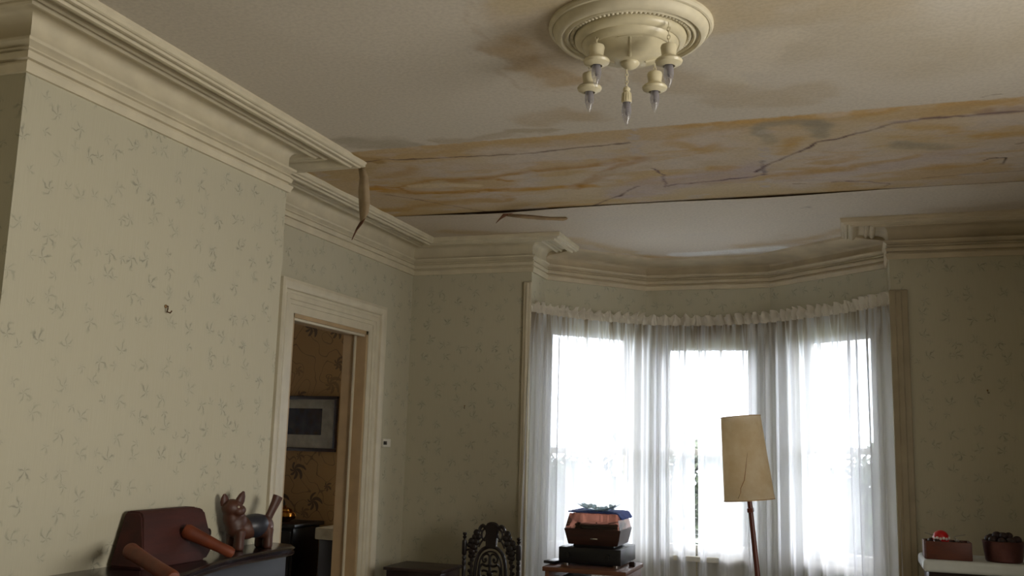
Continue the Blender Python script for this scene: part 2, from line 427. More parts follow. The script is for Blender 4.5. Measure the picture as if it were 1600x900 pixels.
# chimney breast (solid)
cv = [(XR, Y0), (XC, Y0), (XC, Y1), (XR, Y1)]
V, Fc, UV = [], [], []
u = 0.3
for i, (a, b) in enumerate(zip(cv, cv[1:])):
    l = math.dist(a, b); k = len(V)
    V += [(a[0], a[1], 0), (b[0], b[1], 0), (b[0], b[1], CZ), (a[0], a[1], CZ)]
    UV += [(u, 0), (u + l, 0), (u + l, CZ), (u, CZ)]; Fc.append((k, k + 1, k + 2, k + 3)); u += l
k = len(V); V += [(x, y, CZ) for x, y in cv] + [(x, y, 0) for x, y in cv]; UV += [(0, 0)] * 8
Fc += [(k, k + 1, k + 2, k + 3), (k + 7, k + 6, k + 5, k + 4), (0, 3, 10, 9)]
Fc = Fc[:-1]
tag(rawmesh('wall_chimney_breast', V, Fc, PAPER, uvs=UV), kind='structure')
wall('wall_window_left', (XR, YW), (BA[0][0] - .004, YW), 0, CZ, 0.2, u0=2.2)
wall('wall_bay_left_return', (BA[0][0], BA[0][1] + .004), BA[1], 0, CZ, 0.2, u0=7.1)
WZ = (0.76, 2.47)
WIN = []
def wl(P, Q): return math.dist(P, Q)
wins = [(BA[1], BA[2], 0.06, 0.865, 0.78, 2.50), (BA[2], BA[3], 0.14, 0.855, 0.76, 2.425), (BA[3], BA[4], 0.25, 0.965, 0.80, 2.45)]
for i, (P, Q, a, b, z0, z1) in enumerate(wins):
    hl = (a, b, z0, z1)
    wall('wall_bay_' + ('left', 'middle', 'right')[i], P, Q, 0, CZ, 0.2, [hl], u0=3.1 + 1.3 * i)
wall('wall_bay_right_return', BA[4], (BA[5][0], BA[5][1] + .004), 0, CZ, 0.2, u0=8.3)
wall('wall_window_right', (BA[5][0] + .004, YW), (XE, YW), 0, CZ, 0.2, u0=5.4)
wall('wall_right', (XE, YW), (XE, YB), 0, CZ, 0.2, u0=9.4)
wall('wall_back', (XE, YB), (XR, YB), 0, CZ, 0.2, u0=1.4)
fl = MB(); fl.box(((XR + XE) / 2 - 0.2, 3.0, -0.05), (XE - XR + 1.4, 10.6, 0.1)); tag(fl.build('floor', FLOOR), kind='structure')
rf = MB(); rf.box(((XR + XE) / 2 - 0.2, 3.0, CZ + 0.16), (XE - XR + 1.4, 10.6, 0.1)); tag(rf.build('ceiling_joists', mat('lath_wood', srgb(90, 58, 34), 0.9)), kind='structure')
bpy.data.objects['ceiling_joists'].name = 'trim_1'
bb = MB()
bb.box(((XR + BA[0][0]) / 2, YW - 0.012, 0.1), (BA[0][0] - XR, 0.024, 0.2)); tag(bb.build('baseboard_window', PAINT), kind='structure')

# ------------------------------------------------------------------ ceiling paint (water stains laid out on the real ceiling plane)
rng = np.random.default_rng(5)


def vnoise(x, y, seed=0):
    def h(i, j):
        n = (i * 374761393 + j * 668265263 + seed * 974634777) & 0xFFFFFFFF
        n = ((n ^ (n >> 13)) * 1274126177) & 0xFFFFFFFF
        return ((n ^ (n >> 16)) & 0xFFFF) / 65535.0
    xi = np.floor(x).astype(np.int64); yi = np.floor(y).astype(np.int64); fx = x - xi; fy = y - yi
    fx = fx * fx * (3 - 2 * fx); fy = fy * fy * (3 - 2 * fy)
    return (h(xi, yi) * (1 - fx) + h(xi + 1, yi) * fx) * (1 - fy) + (h(xi, yi + 1) * (1 - fx) + h(xi + 1, yi + 1) * fx) * fy


def fbm(x, y, o=4, seed=0):
    s = 0; a = 0.5; t = 0
    for i in range(o):
        s = s + a * vnoise(x * 2 ** i, y * 2 ** i, seed + i * 17); t += a; a *= 0.55
    return s / t


def cp(pts):
    return [at(u, v, 2, CZ)[:2] for u, v in pts]


def dist_poly(X, Y, P):
    D = np.full(X.shape, 1e9); T = np.zeros(X.shape); n = len(P) - 1
    if n == 0: return np.hypot(X - P[0][0], Y - P[0][1]), T
    for k in range(n):
        ax, ay = P[k]; bx, by = P[k + 1]; dx, dy = bx - ax, by - ay
        t = np.clip(((X - ax) * dx + (Y - ay) * dy) / (dx * dx + dy * dy + 1e-12), 0, 1)
        d = np.hypot(X - ax - t * dx, Y - ay - t * dy)
        m = d < D; D[m] = d[m]; T[m] = (k + t[m]) / n
    return D, T


def lin(*c): return np.array(srgb(*c)[:3])


def smooth01(x): x = np.clip(x, 0, 1); return x * x * (3 - 2 * x)


def strip_edges():
    return 4.357, 5.775


def paint(X, Y, region):
    """region 'main' = older ceiling, 'strip' included; 'front' = window side paper"""
    base = lin(204, 196, 182)
    C = np.ones(X.shape + (3,)) * base
    n1 = fbm(X * 1.3, Y * 1.3, 4, 3); n2 = fbm(X * 6, Y * 9, 4, 9); n3 = fbm(X * 2, Y * 6, 5, 21); n4 = fbm(X * 22, Y * 22, 3, 31); n5 = fbm(X * 9, Y * 12, 4, 101)
    wx = (fbm(X * 4, Y * 7, 5, 41) - 0.5) * 0.24; wy = (fbm(X * 4, Y * 7, 5, 57) - 0.5) * 0.20
    wx2 = (fbm(X * 24, Y * 24, 3, 71) - 0.5) * 0.022; wy2 = (fbm(X * 24, Y * 24, 3, 77) - 0.5) * 0.022
    def mixc(col, f):
        nonlocal C
        f = np.clip(f, 0, 1)[..., None]; C = C * (1 - f) + lin(*col) * f
    def blob(pts, w, col, st, soft=0.6, warp=1.0):
        P = cp(pts); D, _ = dist_poly(X + wx * warp, Y + wy * warp, P)
        mixc(col, st * smooth01((w - D) / (w * soft)) * np.clip(0.50 + 0.9 * n5 * (0.6 + 0.8 * n2), 0, 1.15))
    def ring(pts, w, col, st, warp=1.0, lw=0.012):
        P = cp(pts); D, _ = dist_poly(X + wx * warp, Y + wy * warp, P)
        mixc(col, st * np.exp(-((D - w) / lw) ** 2))
    def line(pts, w, col, st, jag=1.0):
        w = w * 0.85; P = cp(pts); D, T = dist_poly(X + wx2 * jag, Y + wy2 * jag, P)
        wv = w * (0.3 + 1.4 * n4)
        mixc(col, st * smooth01(1.3 - D / wv) * np.clip(0.62 + 1.0 * (n5 - 0.25), 0.15, 1.1))
    mixc((212, 204, 190), 0.5 * smooth01((n1 - 0.45) * 4))
    if region == 'main':
        # damp round the medallion and towards the strip
        tan = (178, 154, 120)
        blob([(820, 20), (850, 60), (880, 110)], 0.24, (186, 168, 140), 0.6, 0.6)
        blob([(790, 70), (830, 105), (905, 122)], 0.10, tan, 0.6, 0.4)
        blob([(840, -10), (1000, -25), (1150, 20)], 0.22, (196, 180, 146), 0.6, 0.5)
        blob([(1060, 30), (1120, 20), (1250, 20), (1400, 0)], 0.20, (192, 176, 148), 0.6, 0.6)
        blob([(1110, 80), (1140, 130)], 0.10, (214, 206, 188), 0.6, 0.6)
        blob([(1040, 120), (1150, 150), (1250, 150)], 0.16, (184, 168, 140), 0.55, 0.5)
        blob([(835, 190), (880, 180), (925, 182)], 0.13, (184, 166, 138), 0.7, 0.7)
        blob([(700, 222), (760, 215), (840, 208)], 0.06, (172, 156, 130), 0.6, 0.5)
        blob([(550, 222), (600, 222), (640, 226)], 0.12, (170, 160, 142), 0.7, 0.6)
        blob([(1290, 60), (1450, 90), (1590, 60)], 0.4, (184, 172, 148), 0.5, 0.8)
        blob([(1180, 100), (1230, 60)], 0.12, (216, 206, 188), 0.5, 0.7)
        ring([(820, 20), (850, 60), (880, 110)], 0.23, (158, 128, 90), 0.25)
        ya, yb = strip_edges()
        e = (fbm(X * 30, Y * 3, 3, 91) - 0.5) * 0.02
        s = smooth01((Y + e - ya) / 0.012)
        Cm = C.copy()
        C = np.ones(X.shape + (3,)) * lin(198, 180, 150)
        mixc((204, 192, 180), 0.7 * smooth01((n1 - 0.4) * 5))
        mixc((182, 150, 92), 0.45 * smooth01((-1.7 - X) / 0.9))
        mixc((184, 154, 100), 0.35 * smooth01((Y - 5.45) / 0.3))
        mixc((190, 158, 104), 0.6 * smooth01((n3 - 0.5) * 6))
        mixc((150, 138, 126), 0.3 * smooth01((n2 - 0.6) * 5))
        # upper edge: raw tan band
        mixc((188, 160, 116), 0.55 * smooth01((ya + 0.20 + wy - Y) / 0.10) * (0.5 + n2))
        oc = (190, 144, 66)
        lav = (184, 170, 172)
        blob([(985, 300), (1040, 285), (1120, 275), (1180, 262)], 0.20, lav, 0.65, 0.7)
        blob([(620, 265), (700, 262), (820, 258)], 0.12, (196, 178, 156), 0.7, 0.7)
        blob([(1230, 275), (1350, 262), (1500, 240)], 0.12, lav, 0.4, 0.7)
        blob([(545, 242), (575, 250)], 0.08, (158, 126, 66), 0.6, 0.4)
        blob([(600, 276), (640, 268), (650, 260)], 0.07, (176, 138, 76), 0.5, 0.9, 0.6)
        blob([(580, 293), (640, 298), (700, 299), (780, 296), (870, 292), (930, 290)], 0.065, oc, 0.85, 0.8, 0.5)
        blob([(590, 330), (640, 325), (720, 315), (800, 310)], 0.09, (180, 144, 82), 0.7, 0.8)
        line([(576, 290), (620, 292), (650, 284), (700, 278), (760, 278), (800, 282)], 0.022, (176, 130, 58), 0.75, 4)
        line([(620, 292), (640, 300), (700, 300), (790, 295)], 0.024, (170, 124, 54), 0.75, 4)
        blob([(650, 290), (700, 287), (740, 289)], 0.05, (214, 196, 160), 0.8, 0.5, 0.4)
        blob([(700, 282), (800, 272), (880, 262), (960, 248)], 0.05, (168, 124, 60), 0.6, 0.9, 0.7)
        blob([(900, 292), (960, 262), (990, 245)], 0.08, (166, 122, 58), 0.6, 0.8)
        blob([(600, 340), (760, 334), (900, 322)], 0.05, (166, 128, 70), 0.6, 0.8, .5)
        blob([(940, 270), (980, 262)], 0.06, (194, 180, 158), 0.7, 0.7)
        for p in ([(1050, 222), (1085, 235), (1110, 228)], [(1225, 238), (1235, 222)], [(1215, 276), (1260, 270), (1290, 262)],
                  [(1250, 262), (1310, 262), (1370, 252), (1420, 245)], [(1340, 178), (1375, 172)], [(1420, 200), (1460, 198), (1490, 205)],
                  [(1530, 212), (1600, 205)], [(1450, 262), (1500, 258), (1550, 252)], [(1480, 162), (1540, 158), (1600, 155)],
                  [(1060, 198), (1150, 190), (1260, 182)], [(1110, 262), (1130, 262)], [(1290, 252), (1320, 246)]):
            blob(p, 0.075, (188, 150, 84), 0.62, 0.9, 0.9)
        for p in ([(1205, 192), (1260, 188), (1285, 195)], [(1275, 190), (1280, 212)], [(1400, 225), (1440, 228), (1475, 230)], [(1195, 200), (1200, 220)]):
            blob(p, 0.07, (156, 148, 130), 0.7, 0.8, 0.5)
        blob([(1150, 283), (1300, 280), (1385, 287)], 0.04, (186, 170, 160), 0.6, 0.8, .3)
        for p in ([(1192, 230), (1196, 250), (1194, 290)], [(988, 195), (992, 215), (1000, 240)]):
            P = cp(p); D, _ = dist_poly(X + wx * 0.4, Y, P)
            mixc((190, 180, 172), 0.8 * smooth01((0.045 - D) / 0.03) * smooth01((n4 - 0.42) * 8))
        blob([(1560, 172), (1600, 168)], 0.08, (150, 130, 124), 0.5, 0.9)
        ck = (90, 68, 64)
        line([(574, 252), (600, 247), (620, 249), (720, 243), (760, 242), (830, 238), (905, 229), (985, 222)], 0.012, ck, 0.85)
        line([(600, 303), (640, 309), (700, 320), (760, 331)], 0.012, ck, 0.6, 1.5)
        line([(925, 323), (955, 309), (970, 305), (980, 297), (998, 290)], 0.009, (84, 62, 68), 0.95)
        line([(1020, 262), (1035, 272), (1042, 290), (1050, 288), (1100, 283), (1150, 278), (1197, 272)], 0.010, (104, 84, 94), 0.9, 1.6)
        line([(1180, 268), (1197, 258), (1230, 243), (1262, 230), (1275, 221), (1310, 215), (1350, 205), (1400, 190), (1440, 184), (1500, 180), (1600, 172)], 0.013, (98, 74, 76), 0.95)
        line([(1400, 190), (1440, 184), (1500, 180), (1600, 172)], 0.028, (136, 114, 110), 0.55)
        line([(1190, 250), (1194, 262), (1192, 272)], 0.02, (118, 106, 108), 0.6, 2)
        line([(1240, 286), (1265, 285)], 0.006, ck, 0.7)
        line([(1300, 284), (1340, 282), (1390, 287), (1384, 292)], 0.008, ck, 0.75)
        line([(1440, 278), (1500, 272), (1540, 270), (1600, 266)], 0.008, ck, 0.6)
        line([(1538, 249), (1545, 246), (1572, 245), (1566, 255)], 0.008, (60, 42, 30), 0.9, 0.5)
        line([(1590, 223), (1600, 221)], 0.01, ck, 0.7)
        mixc((70, 44, 26), smooth01((Y - yb + 0.004) / 0.02) * 0.9)
        C = Cm * (1 - s[..., None]) + C * s[..., None]
        mixc((214, 204, 196), 0.28 * s * smooth01((n2 - 0.58) * 6))
        mixc((172, 150, 116), 0.22 * s * smooth01((0.42 - n2) * 6))
        # thin raised paper edge
        line([(560, 236), (700, 226), (900, 208), (1100, 192), (1300, 175), (1600, 150)], 0.006, (190, 176, 150), 0.35)
        line([(1535, 151), (1565, 147)], 0.008, (96, 80, 60), 0.6)
    else:
        mixc((212, 199, 182), 0.6)
        mixc((188, 168, 138), 0.55 * smooth01((n1 - 0.5) * 5))
        mixc((186, 168, 140), 0.5 * smooth01((-1.35 - X) / 0.9))
        mixc((204, 194, 182), 0.4 * smooth01((n3 - 0.5) * 4))
        blob([(700, 362), (780, 366), (860, 368)], 0.13, (184, 158, 116), 0.6, 0.9, .6)
        blob([(1010, 402), (1050, 402)], 0.12, (190, 152, 94), 0.6, 0.9)
        blob([(900, 372), (960, 390), (1010, 405)], 0.10, (196, 170, 126), 0.6, 0.9)
        blob([(1150, 385), (1230, 378), (1300, 365), (1360, 345)], 0.14, (190, 164, 126), 0.65, 0.9)
        blob([(1480, 330), (1600, 320)], 0.25, (184, 166, 140), 0.5, 0.9)
        blob([(1060, 398), (1120, 394), (1215, 388)], 0.10, (232, 231, 228), 0.95, 0.5, 0.5)
        line([(1250, 325), (1262, 322), (1270, 326)], 0.012, (110, 100, 92), 0.5)
    return C


def grid_ceiling(name, xs, ys, zfun, region, mt):
    X, Y = np.meshgrid(xs, ys); Z = zfun(X, Y); C = paint(X, Y, region)
    ny, nx = X.shape
    V = np.stack([X.ravel(), Y.ravel(), Z.ravel()], 1)
    idx = np.arange(nx * ny).reshape(ny, nx)
    Fq = np.stack([idx[:-1, :-1].ravel(), idx[1:, :-1].ravel(), idx[1:, 1:].ravel(), idx[:-1, 1:].ravel()], 1)
    me = bpy.data.meshes.new(name)
    me.vertices.add(len(V)); me.vertices.foreach_set('co', V.ravel().astype(np.float32))
    me.loops.add(Fq.size); me.loops.foreach_set('vertex_index', Fq.ravel().astype(np.int32))
    me.polygons.add(len(Fq)); me.polygons.foreach_set('loop_start', (np.arange(len(Fq)) * 4).astype(np.int32)); me.polygons.foreach_set('loop_total', np.full(len(Fq), 4, np.int32))
    me.update(calc_edges=True)
    ca = me.color_attributes.new('stain', 'FLOAT_COLOR', 'POINT')
    cc = np.ones((len(V), 4), np.float32); cc[:, :3] = C.reshape(-1, 3); ca.data.foreach_set('color', cc.ravel())
    me.materials.append(mt); me.shade_smooth()
    o = bpy.data.objects.new(name, me); COL.objects.link(o)
    return o


ya, yb = strip_edges()
xs = np.concatenate([np.arange(-3.3, 1.4, 0.011), np.arange(1.4, 2.75, 0.1)])
ys = np.concatenate([np.linspace(-2.2, 2.4, 30), np.linspace(2.42, 4.18, 60), np.linspace(4.2, 5.86, 170), np.linspace(5.9, 8.1, 20)])


def z_main(X, Y):
    z = np.full(X.shape, CZ)
    m = (Y > ya) & (Y < yb + 0.1)
    z = z + np.where(Y > 5.86, 0.05, 0) + 0.0
    # shallow blisters of the wet lining paper
    z = z - np.where(m, 0.010 * fbm(X * 3, Y * 5, 3, 5) * smooth01((Y - ya) / 0.05) * smooth01((yb - Y) / 0.3), 0)
    return z


tag(grid_ceiling('ceiling', xs, ys, z_main, 'main', CEIL), kind='structure')


def gap(X):
    g = 0.016 * np.exp(-((X + 2.15) / 0.42) ** 2) + 0.004 * np.exp(-((X + 1.35) / 0.35) ** 2) + 0.012 * np.exp(-((X + 0.45) / 0.55) ** 2) + 0.0012
    return g


def z_front(X, Y):
    return CZ - 0.0015 - gap(X) * np.exp(-((Y - yb) / 0.16) ** 2) - 0.004 * (fbm(X * 2, Y * 4, 3, 15) - 0.5)


ysf = np.concatenate([[yb], np.arange(yb + 0.006, 8.05, 0.022)])
fr = grid_ceiling('ceiling_paper', np.concatenate([np.arange(-3.2, 1.6, 0.022), [2.7]]), ysf, z_front, 'front', CEIL)
tag(fr, 'pale sagging lining paper on the ceiling in front of the bay window', 'ceiling paper')
sm = fr.modifiers.new('thickness', 'SOLIDIFY'); sm.thickness = 0.0015; sm.offset = -1

# ------------------------------------------------------------------ cornice
LOWER = [(0.0, -.232), (.014, -.232), (.018, -.216), (.024, -.205), (.024, -.198), (.006, -.192), (.005, -.184), (.016, -.180), (.022, -.165), (.022, -.158), (.010, -.154), (.010, -.150), (.020, -.146),
         (.020, -.140), (.005, -.137), (.010, -.132), (.020, -.124), (.031, -.118), (.034, -.112), (.034, -.107), (.006, -.103), (.002, -.095), (.002, -.055), (.004, -.042), (.010, -.029), (.020, -.019), (.035, -.013), (.05, -.011)]
PROF = LOWER + [(.078, -.011), (.082, -.020), (.092, -.027), (.102, -.027), (.110, -.020), (.113, -.012), (.124, -.012), (.128, -.022), (.138, -.027), (.147, -.022), (.150, -.010), (.165, -.007), (.185, -.010), (.200, -.020), (.212, -.038),
         (.225, -.047), (.240, -.047), (.246, -.036), (.254, -.034), (.262, -.042), (.276, -.042), (.281, -.034), (.290, -.034), (.297, -.030), (.298, -.018), (.302, -.012), (.302, 0.0), (0, 0)]
PROF_BAY = LOWER[:-6] + [(.002, -.060), (.012, -.046), (.030, -.038), (.050, -.036), (.12, -.033), (.19, -.026), (.22, -.018), (.225, 0.0), (0, 0)]


def cornice(name, pts, mt, pre=None, post=None, prof=PROF):
    """sweep the moulding along the wall line, mitred; room on the right of the line"""
    pts = [Vector((*p, 0)) for p in pts]; n = len(pts)
    dirs = [(pts[i + 1] - pts[i]).normalized() for i in range(n - 1)]
    nrm = [Vector((d.y, -d.x, 0)) for d in dirs]
    V, Fc = [], []; K = len(prof)
    for i in range(n):
        if i == 0:
            m = nrm[0]
            if pre: q = (pts[0] - Vector((*pre, 0))).normalized(); m = nrm[0] + Vector((q.y, -q.x, 0)); m = m / m.dot(nrm[0])
        elif i == n - 1:
            m = nrm[-1]
            if post: q = (Vector((*post, 0)) - pts[-1]).normalized(); m = nrm[-1] + Vector((q.y, -q.x, 0)); m = m / m.dot(nrm[-1])
        else:
            m = nrm[i - 1] + nrm[i]; m = m / (m.dot(nrm[i]))
        for (p, z) in prof: V.append(pts[i] + m * p + Vector((0, 0, CZ + z)))
    for i in range(n - 1):
        for k in range(K):
            k2 = (k + 1) % K
            Fc.append((i * K + k, (i + 1) * K + k, (i + 1) * K + k2, i * K + k2))
    Fc.append(tuple(range(K))); Fc.append(tuple(range((n - 1) * K, n * K)))
    bm = bmesh.new(); vs = [bm.verts.new(v) for v in V]
    for f in Fc:
        bm.faces.new([vs[i] for i in f])
    bmesh.ops.recalc_face_normals(bm, faces=bm.faces)
    me = bpy.data.meshes.new(name); bm.to_mesh(me); bm.free(); me.materials.append(mt)
    me.shade_smooth(); me.set_sharp_from_angle(angle=math.radians(28))
    o = bpy.data.objects.new(name, me); COL.objects.link(o); tag(o, kind='structure')
    return o


cornice('trim_2', [(XR, YB), (XR, Y0), (XC, Y0), (XC, Y1), (XR, Y1), (XR, YW), BA[0], BA[1]], PLASTER, post=BA[2])
cornice('trim_6', [BA[1], BA[2], BA[3], BA[4]], PLASTER_OLD, pre=BA[0], post=BA[5], prof=PROF_BAY)
cornice('trim_7', [BA[4], BA[5], (XE, YW)], PLASTER_OLD, pre=BA[3])
cornice('trim_3', [(XE, YW), (XE, YB), (XR, YB)], PLASTER)

# ------------------------------------------------------------------ door casing and the room beyond
d1 = bpy.data.objects.new('door_1', None); COL.objects.link(d1); d1.location = (XR, 5.55, 0); tag(d1, kind='structure')
y0, y1, zh = DOOR
CW = 0.195
steps = [(0.0, 0.012), (0.05, 0.012), (0.052, 0.020), (0.075, 0.022), (0.080, 0.030), (0.11, 0.030), (0.115, 0.024), (0.13, 0.026), (0.135, 0.040), (0.155, 0.052), (0.175, 0.056), (0.195, 0.050), (0.195, 0.0), (0, 0)]


def casing(path, name, mt, parent, prof):
    """sweep around an opening in the plane x = XR"""
    V, Fc = [], []; K = len(prof); n = len(path)
    P = [Vector((0, *p)) for p in path]
    ds = [(P[i + 1] - P[i]).normalized() for i in range(n - 1)]; nr = [Vector((0, -d.z, d.y)) for d in ds]
    for i in range(n):
        m = nr[0] if i == 0 else nr[-1] if i == n - 1 else (nr[i - 1] + nr[i]) / ((nr[i - 1] + nr[i]).dot(nr[i]))
        for w, h in prof: V.append(P[i] + m * w + Vector((XR + h, 0, 0)))
    for i in range(n - 1):
        for k in range(K): Fc.append((i * K + k, (i + 1) * K + k, (i + 1) * K + (k + 1) % K, i * K + (k + 1) % K))
    Fc += [tuple(range(K)), tuple(range((n - 1) * K, n * K))]
    bm = bmesh.new(); vs = [bm.verts.new(v) for v in V]
    for f in Fc: bm.faces.new([vs[i] for i in f])
    mb = MB(); mb.bm.free(); mb.bm = bm
    return mb.build(name, mt, parent, angle=25)


casing([(y0, 0), (y0, zh), (y1, zh), (y1, 0)], 'casing', PAINT, d1, [(w, h) for w, h in steps])
jb = MB()
jb.box((XR - 0.085, y1 - 0.012, zh / 2), (0.18, 0.024, zh)); jb.box((XR - 0.085, y0 + 0.012, zh / 2), (0.18, 0.024, zh)); jb.box((XR - 0.085, (y0 + y1) / 2, zh - 0.012), (0.18, y1 - y0, 0.024))
jb.build('jamb_lining', JAMB, d1, smooth=False)
st = MB()
for yy, s in ((y1 - 0.034, 1), (y0 + 0.034, -1)): st.box((XR - 0.075, yy, zh / 2 - 0.01), (0.012, 0.022, zh - 0.03), bev=0.003)
st.box((XR - 0.02, (y0 + y1) / 2, zh - 0.032), (0.03, y1 - y0 - 0.03, 0.016), bev=0.003)
st.build('door_stop', PAINT, d1)

OX, OY = -7.1, 7.2
wall('wall_dining_far', (OX, OY), (XR - 0.17, OY), 0, CZ, 0.15, mt=PAPER_IN)
wall('wall_dining_left', (OX, 1.5), (OX, OY), 0, CZ, 0.15, mt=PAPER_IN, u0=5)
wall('wall_dining_near', (XR - 0.17, 1.5), (OX, 1.5), 0, CZ, 0.15, mt=PAPER_IN, u0=11)
t = MB(); t.box(((OX + XR - 0.17) / 2, (1.5 + OY) / 2, CZ + 0.06), (XR - 0.17 - OX, OY - 1.5, 0.1)); tag(t.build('ceiling_dining', PLASTER), kind='structure')
t = MB(); t.box(((OX + XR - 0.17) / 2 + 0.1, (1.5 + OY) / 2, -0.052), (XR - 0.17 - OX, OY - 1.5, 0.1)); tag(t.build('floor_dining', FLOOR), kind='structure')

# framed print
pf = empty('framed_picture', (-4.31, OY, 1.71), 'dark framed print with pale mount on the floral wall beyond the doorway', 'picture')
fx0, fx1, fz0, fz1 = -4.62, -4.03, 1.478, 1.94
b = MB(); w = 0.028
for (cx, cz, sx, sz) in (((fx0 + fx1) / 2, fz1 - w / 2, fx1 - fx0, w), ((fx0 + fx1) / 2, fz0 + w / 2, fx1 - fx0, w), (fx0 + w / 2, (fz0 + fz1) / 2, w, fz1 - fz0 - 2 * w), (fx1 - w / 2, (fz0 + fz1) / 2, w, fz1 - fz0 - 2 * w)):
    b.box((cx, OY - 0.017, cz), (sx, 0.03, sz), bev=0.004)
b.build('frame', DARKWOOD, pf)
b = MB(); b.box(((fx0 + fx1) / 2, OY - 0.008, (fz0 + fz1) / 2), (fx1 - fx0 - 2 * w, 0.006, fz1 - fz0 - 2 * w)); b.build('mount', mat('mount_board', srgb(220, 217, 204), 0.8), pf)


def harbour_print():
    m, N, L, bs = new_mat('blue_print'); bs.inputs['Roughness'].default_value = 0.5
    tc = N.new('ShaderNodeTexCoord'); mp = N.new('ShaderNodeMapping'); mp.inputs['Scale'].default_value = (14, 1, 10); L.new(tc.outputs['Object'], mp.inputs[0])
    vo = N.new('ShaderNodeTexVoronoi'); vo.inputs['Scale'].default_value = 1; L.new(mp.outputs[0], vo.inputs['Vector'])
    r = N.new('ShaderNodeValToRGB'); L.new(vo.outputs['Distance'], r.inputs[0])
    r.color_ramp.elements[0].color = srgb(22, 28, 40); r.color_ramp.elements[1].color = srgb(70, 92, 110)
    e = r.color_ramp.elements.new(0.5); e.color = srgb(34, 60, 92)
    L.new(r.outputs[0], bs.inputs['Base Color']); return m


b = MB(); b.box((-4.36, OY - 0.013, 1.725), (0.36, 0.004, 0.22)); b.build('print', harbour_print(), pf)
b = MB(); b.box(((fx0 + fx1) / 2, OY - 0.022, (fz0 + fz1) / 2), (fx1 - fx0 - 2 * w + 0.004, 0.002, fz1 - fz0 - 2 * w + 0.004)); b.build('glass', glassy('picture_glass', gloss=0.08), pf)

# sideboard in the other room with brass pot
sb = empty('sideboard', (-4.6, 6.95, 0), 'nearly black sideboard against the floral wall beyond the doorway', 'sideboard')
b = MB(); b.box((-4.66, 6.93, 0.905), (1.16, 0.46, 0.03), bev=0.008); b.build('top', BLACK, sb)
b = MB(); b.box((-4.66, 6.95, 0.49), (1.08, 0.40, 0.80), bev=0.006); b.build('body', BLACK, sb)
for sx in (-0.27, 0.27):
    b = MB(); b.box((-4.66 + sx, 6.744, 0.49), (0.50, 0.02, 0.74), bev=0.006); dd = b.build('door', BLACK, sb)
    b = MB(); b.ball((-4.66 + sx * 0.25, 6.725, 0.55), 0.014); b.build('knob', BRASS, dd)
for sx in (-0.5, 0.5):
    for sy in (-0.16, 0.16): b = MB(); b.box((-4.66 + sx, 6.95 + sy, 0.045), (0.05, 0.05, 0.09)); b.build('foot', BLACK, sb)
bp_ = empty('brass_pot', (-4.30, 6.9, 0.92), 'small shiny brass pot with lid and two loop handles on the dark sideboard', 'pot')
b = MB(); b.lathe([(0, 0), (.04, 0), (.045, .008), (.07, .02), (.082, .045), (.075, .07), (.06, .08), (.062, .085), (0, .086)], (-4.30, 6.9, 0.92), 24); b.build('bowl', BRASS, bp_)
b = MB(); b.lathe([(.058, .086), (.05, .1), (.02, .112), (.008, .116), (.012, .126), (0, .13)], (-4.30, 6.9, 0.92), 24); b.build('lid', BRASS, bp_)
for s in (-1, 1):
    b = MB(); b.tube([(-4.30 + s * (.075 + .022 * math.sin(a)), 6.9, .92 + .05 + .025 * math.cos(a)) for a in np.linspace(0, PI, 9)], .005); b.build('handle', BRASS, bp_)
b = MB(); b.box((-3.80, 6.95, 0.86), (0.26, 0.40, 0.09), bev=0.01)
sc_ = empty('side_cabinet', (-3.8, 6.95, 0), 'low cabinet with a paler thick top right of the sideboard beyond the doorway', 'cabinet')
b.build('top', mat('cabinet_pale', srgb(168, 156, 128), 0.5), sc_)
b = MB(); b.box((-3.80, 6.97, 0.408), (0.24, 0.34, 0.814), bev=0.01); b.build('body', BLACK, sc_)

# ------------------------------------------------------------------ bay windows
for i, (P, Q, a, b_, z0, z1) in enumerate(wins):
    P = Vector((*P, 0)); Q = Vector((*Q, 0)); d = (Q - P).normalized(); n = Vector((-d.y, d.x, 0)); ang = math.atan2(d.y, d.x)
    wn = bpy.data.objects.new('window_%d' % (i + 1), None); COL.objects.link(wn); wn.location = P + d * (a + b_) / 2 + Vector((0, 0, z0)); tag(wn, kind='structure')
    def bx(m, s0, s1, t0, t1, za, zb, bev=0.004):
        c = P + d * ((s0 + s1) / 2) + n * ((t0 + t1) / 2); m.box((c.x, c.y, (za + zb) / 2), (s1 - s0, t1 - t0, zb - za), rz=ang, bev=bev)
    zm = (1.545, 1.56, 1.60)[i]
    m = MB()   # casing on the room side + lining
    bx(m, a - .07, a + .005, -.02, 0, z0 - .02, z1 + .005); bx(m, b_ - .005, b_ + .07, -.02, 0, z0 - .02, z1 + .005)
    bx(m, a - .075, b_ + .075, -.028, 0, z1 + .005, z1 + .09)
    m.build('window_frame', PAINT_W, wn)
    m = MB(); bx(m, a - .1, b_ + .1, -.06, .08, z0 - .04, z0); m.build('window_sill', PAINT_W, wn)
    for (za, zb, t) in ((z0, zm + .02, .06), (zm - .02, z1, .105)):
        m = MB(); fw = .045
        bx(m, a, a + fw, t, t + .04, za, zb); bx(m, b_ - fw, b_, t, t + .04, za, zb); bx(m, a + fw, b_ - fw, t, t + .04, za, za + (fw + .03 if za == z0 else fw)); bx(m, a + fw, b_ - fw, t, t + .04, zb - fw, zb)
        sa = m.build('sash', PAINT_W, wn)
        m = MB(); bx(m, a + fw - .005, b_ - fw + .005, t + .018, t + .022, za + fw - .005, zb - fw + .005, bev=0); m.build('pane', PANE, sa, smooth=False)

BEAD = mat('aged_paint', srgb(164, 152, 126), .5, var=.06, scale=8)
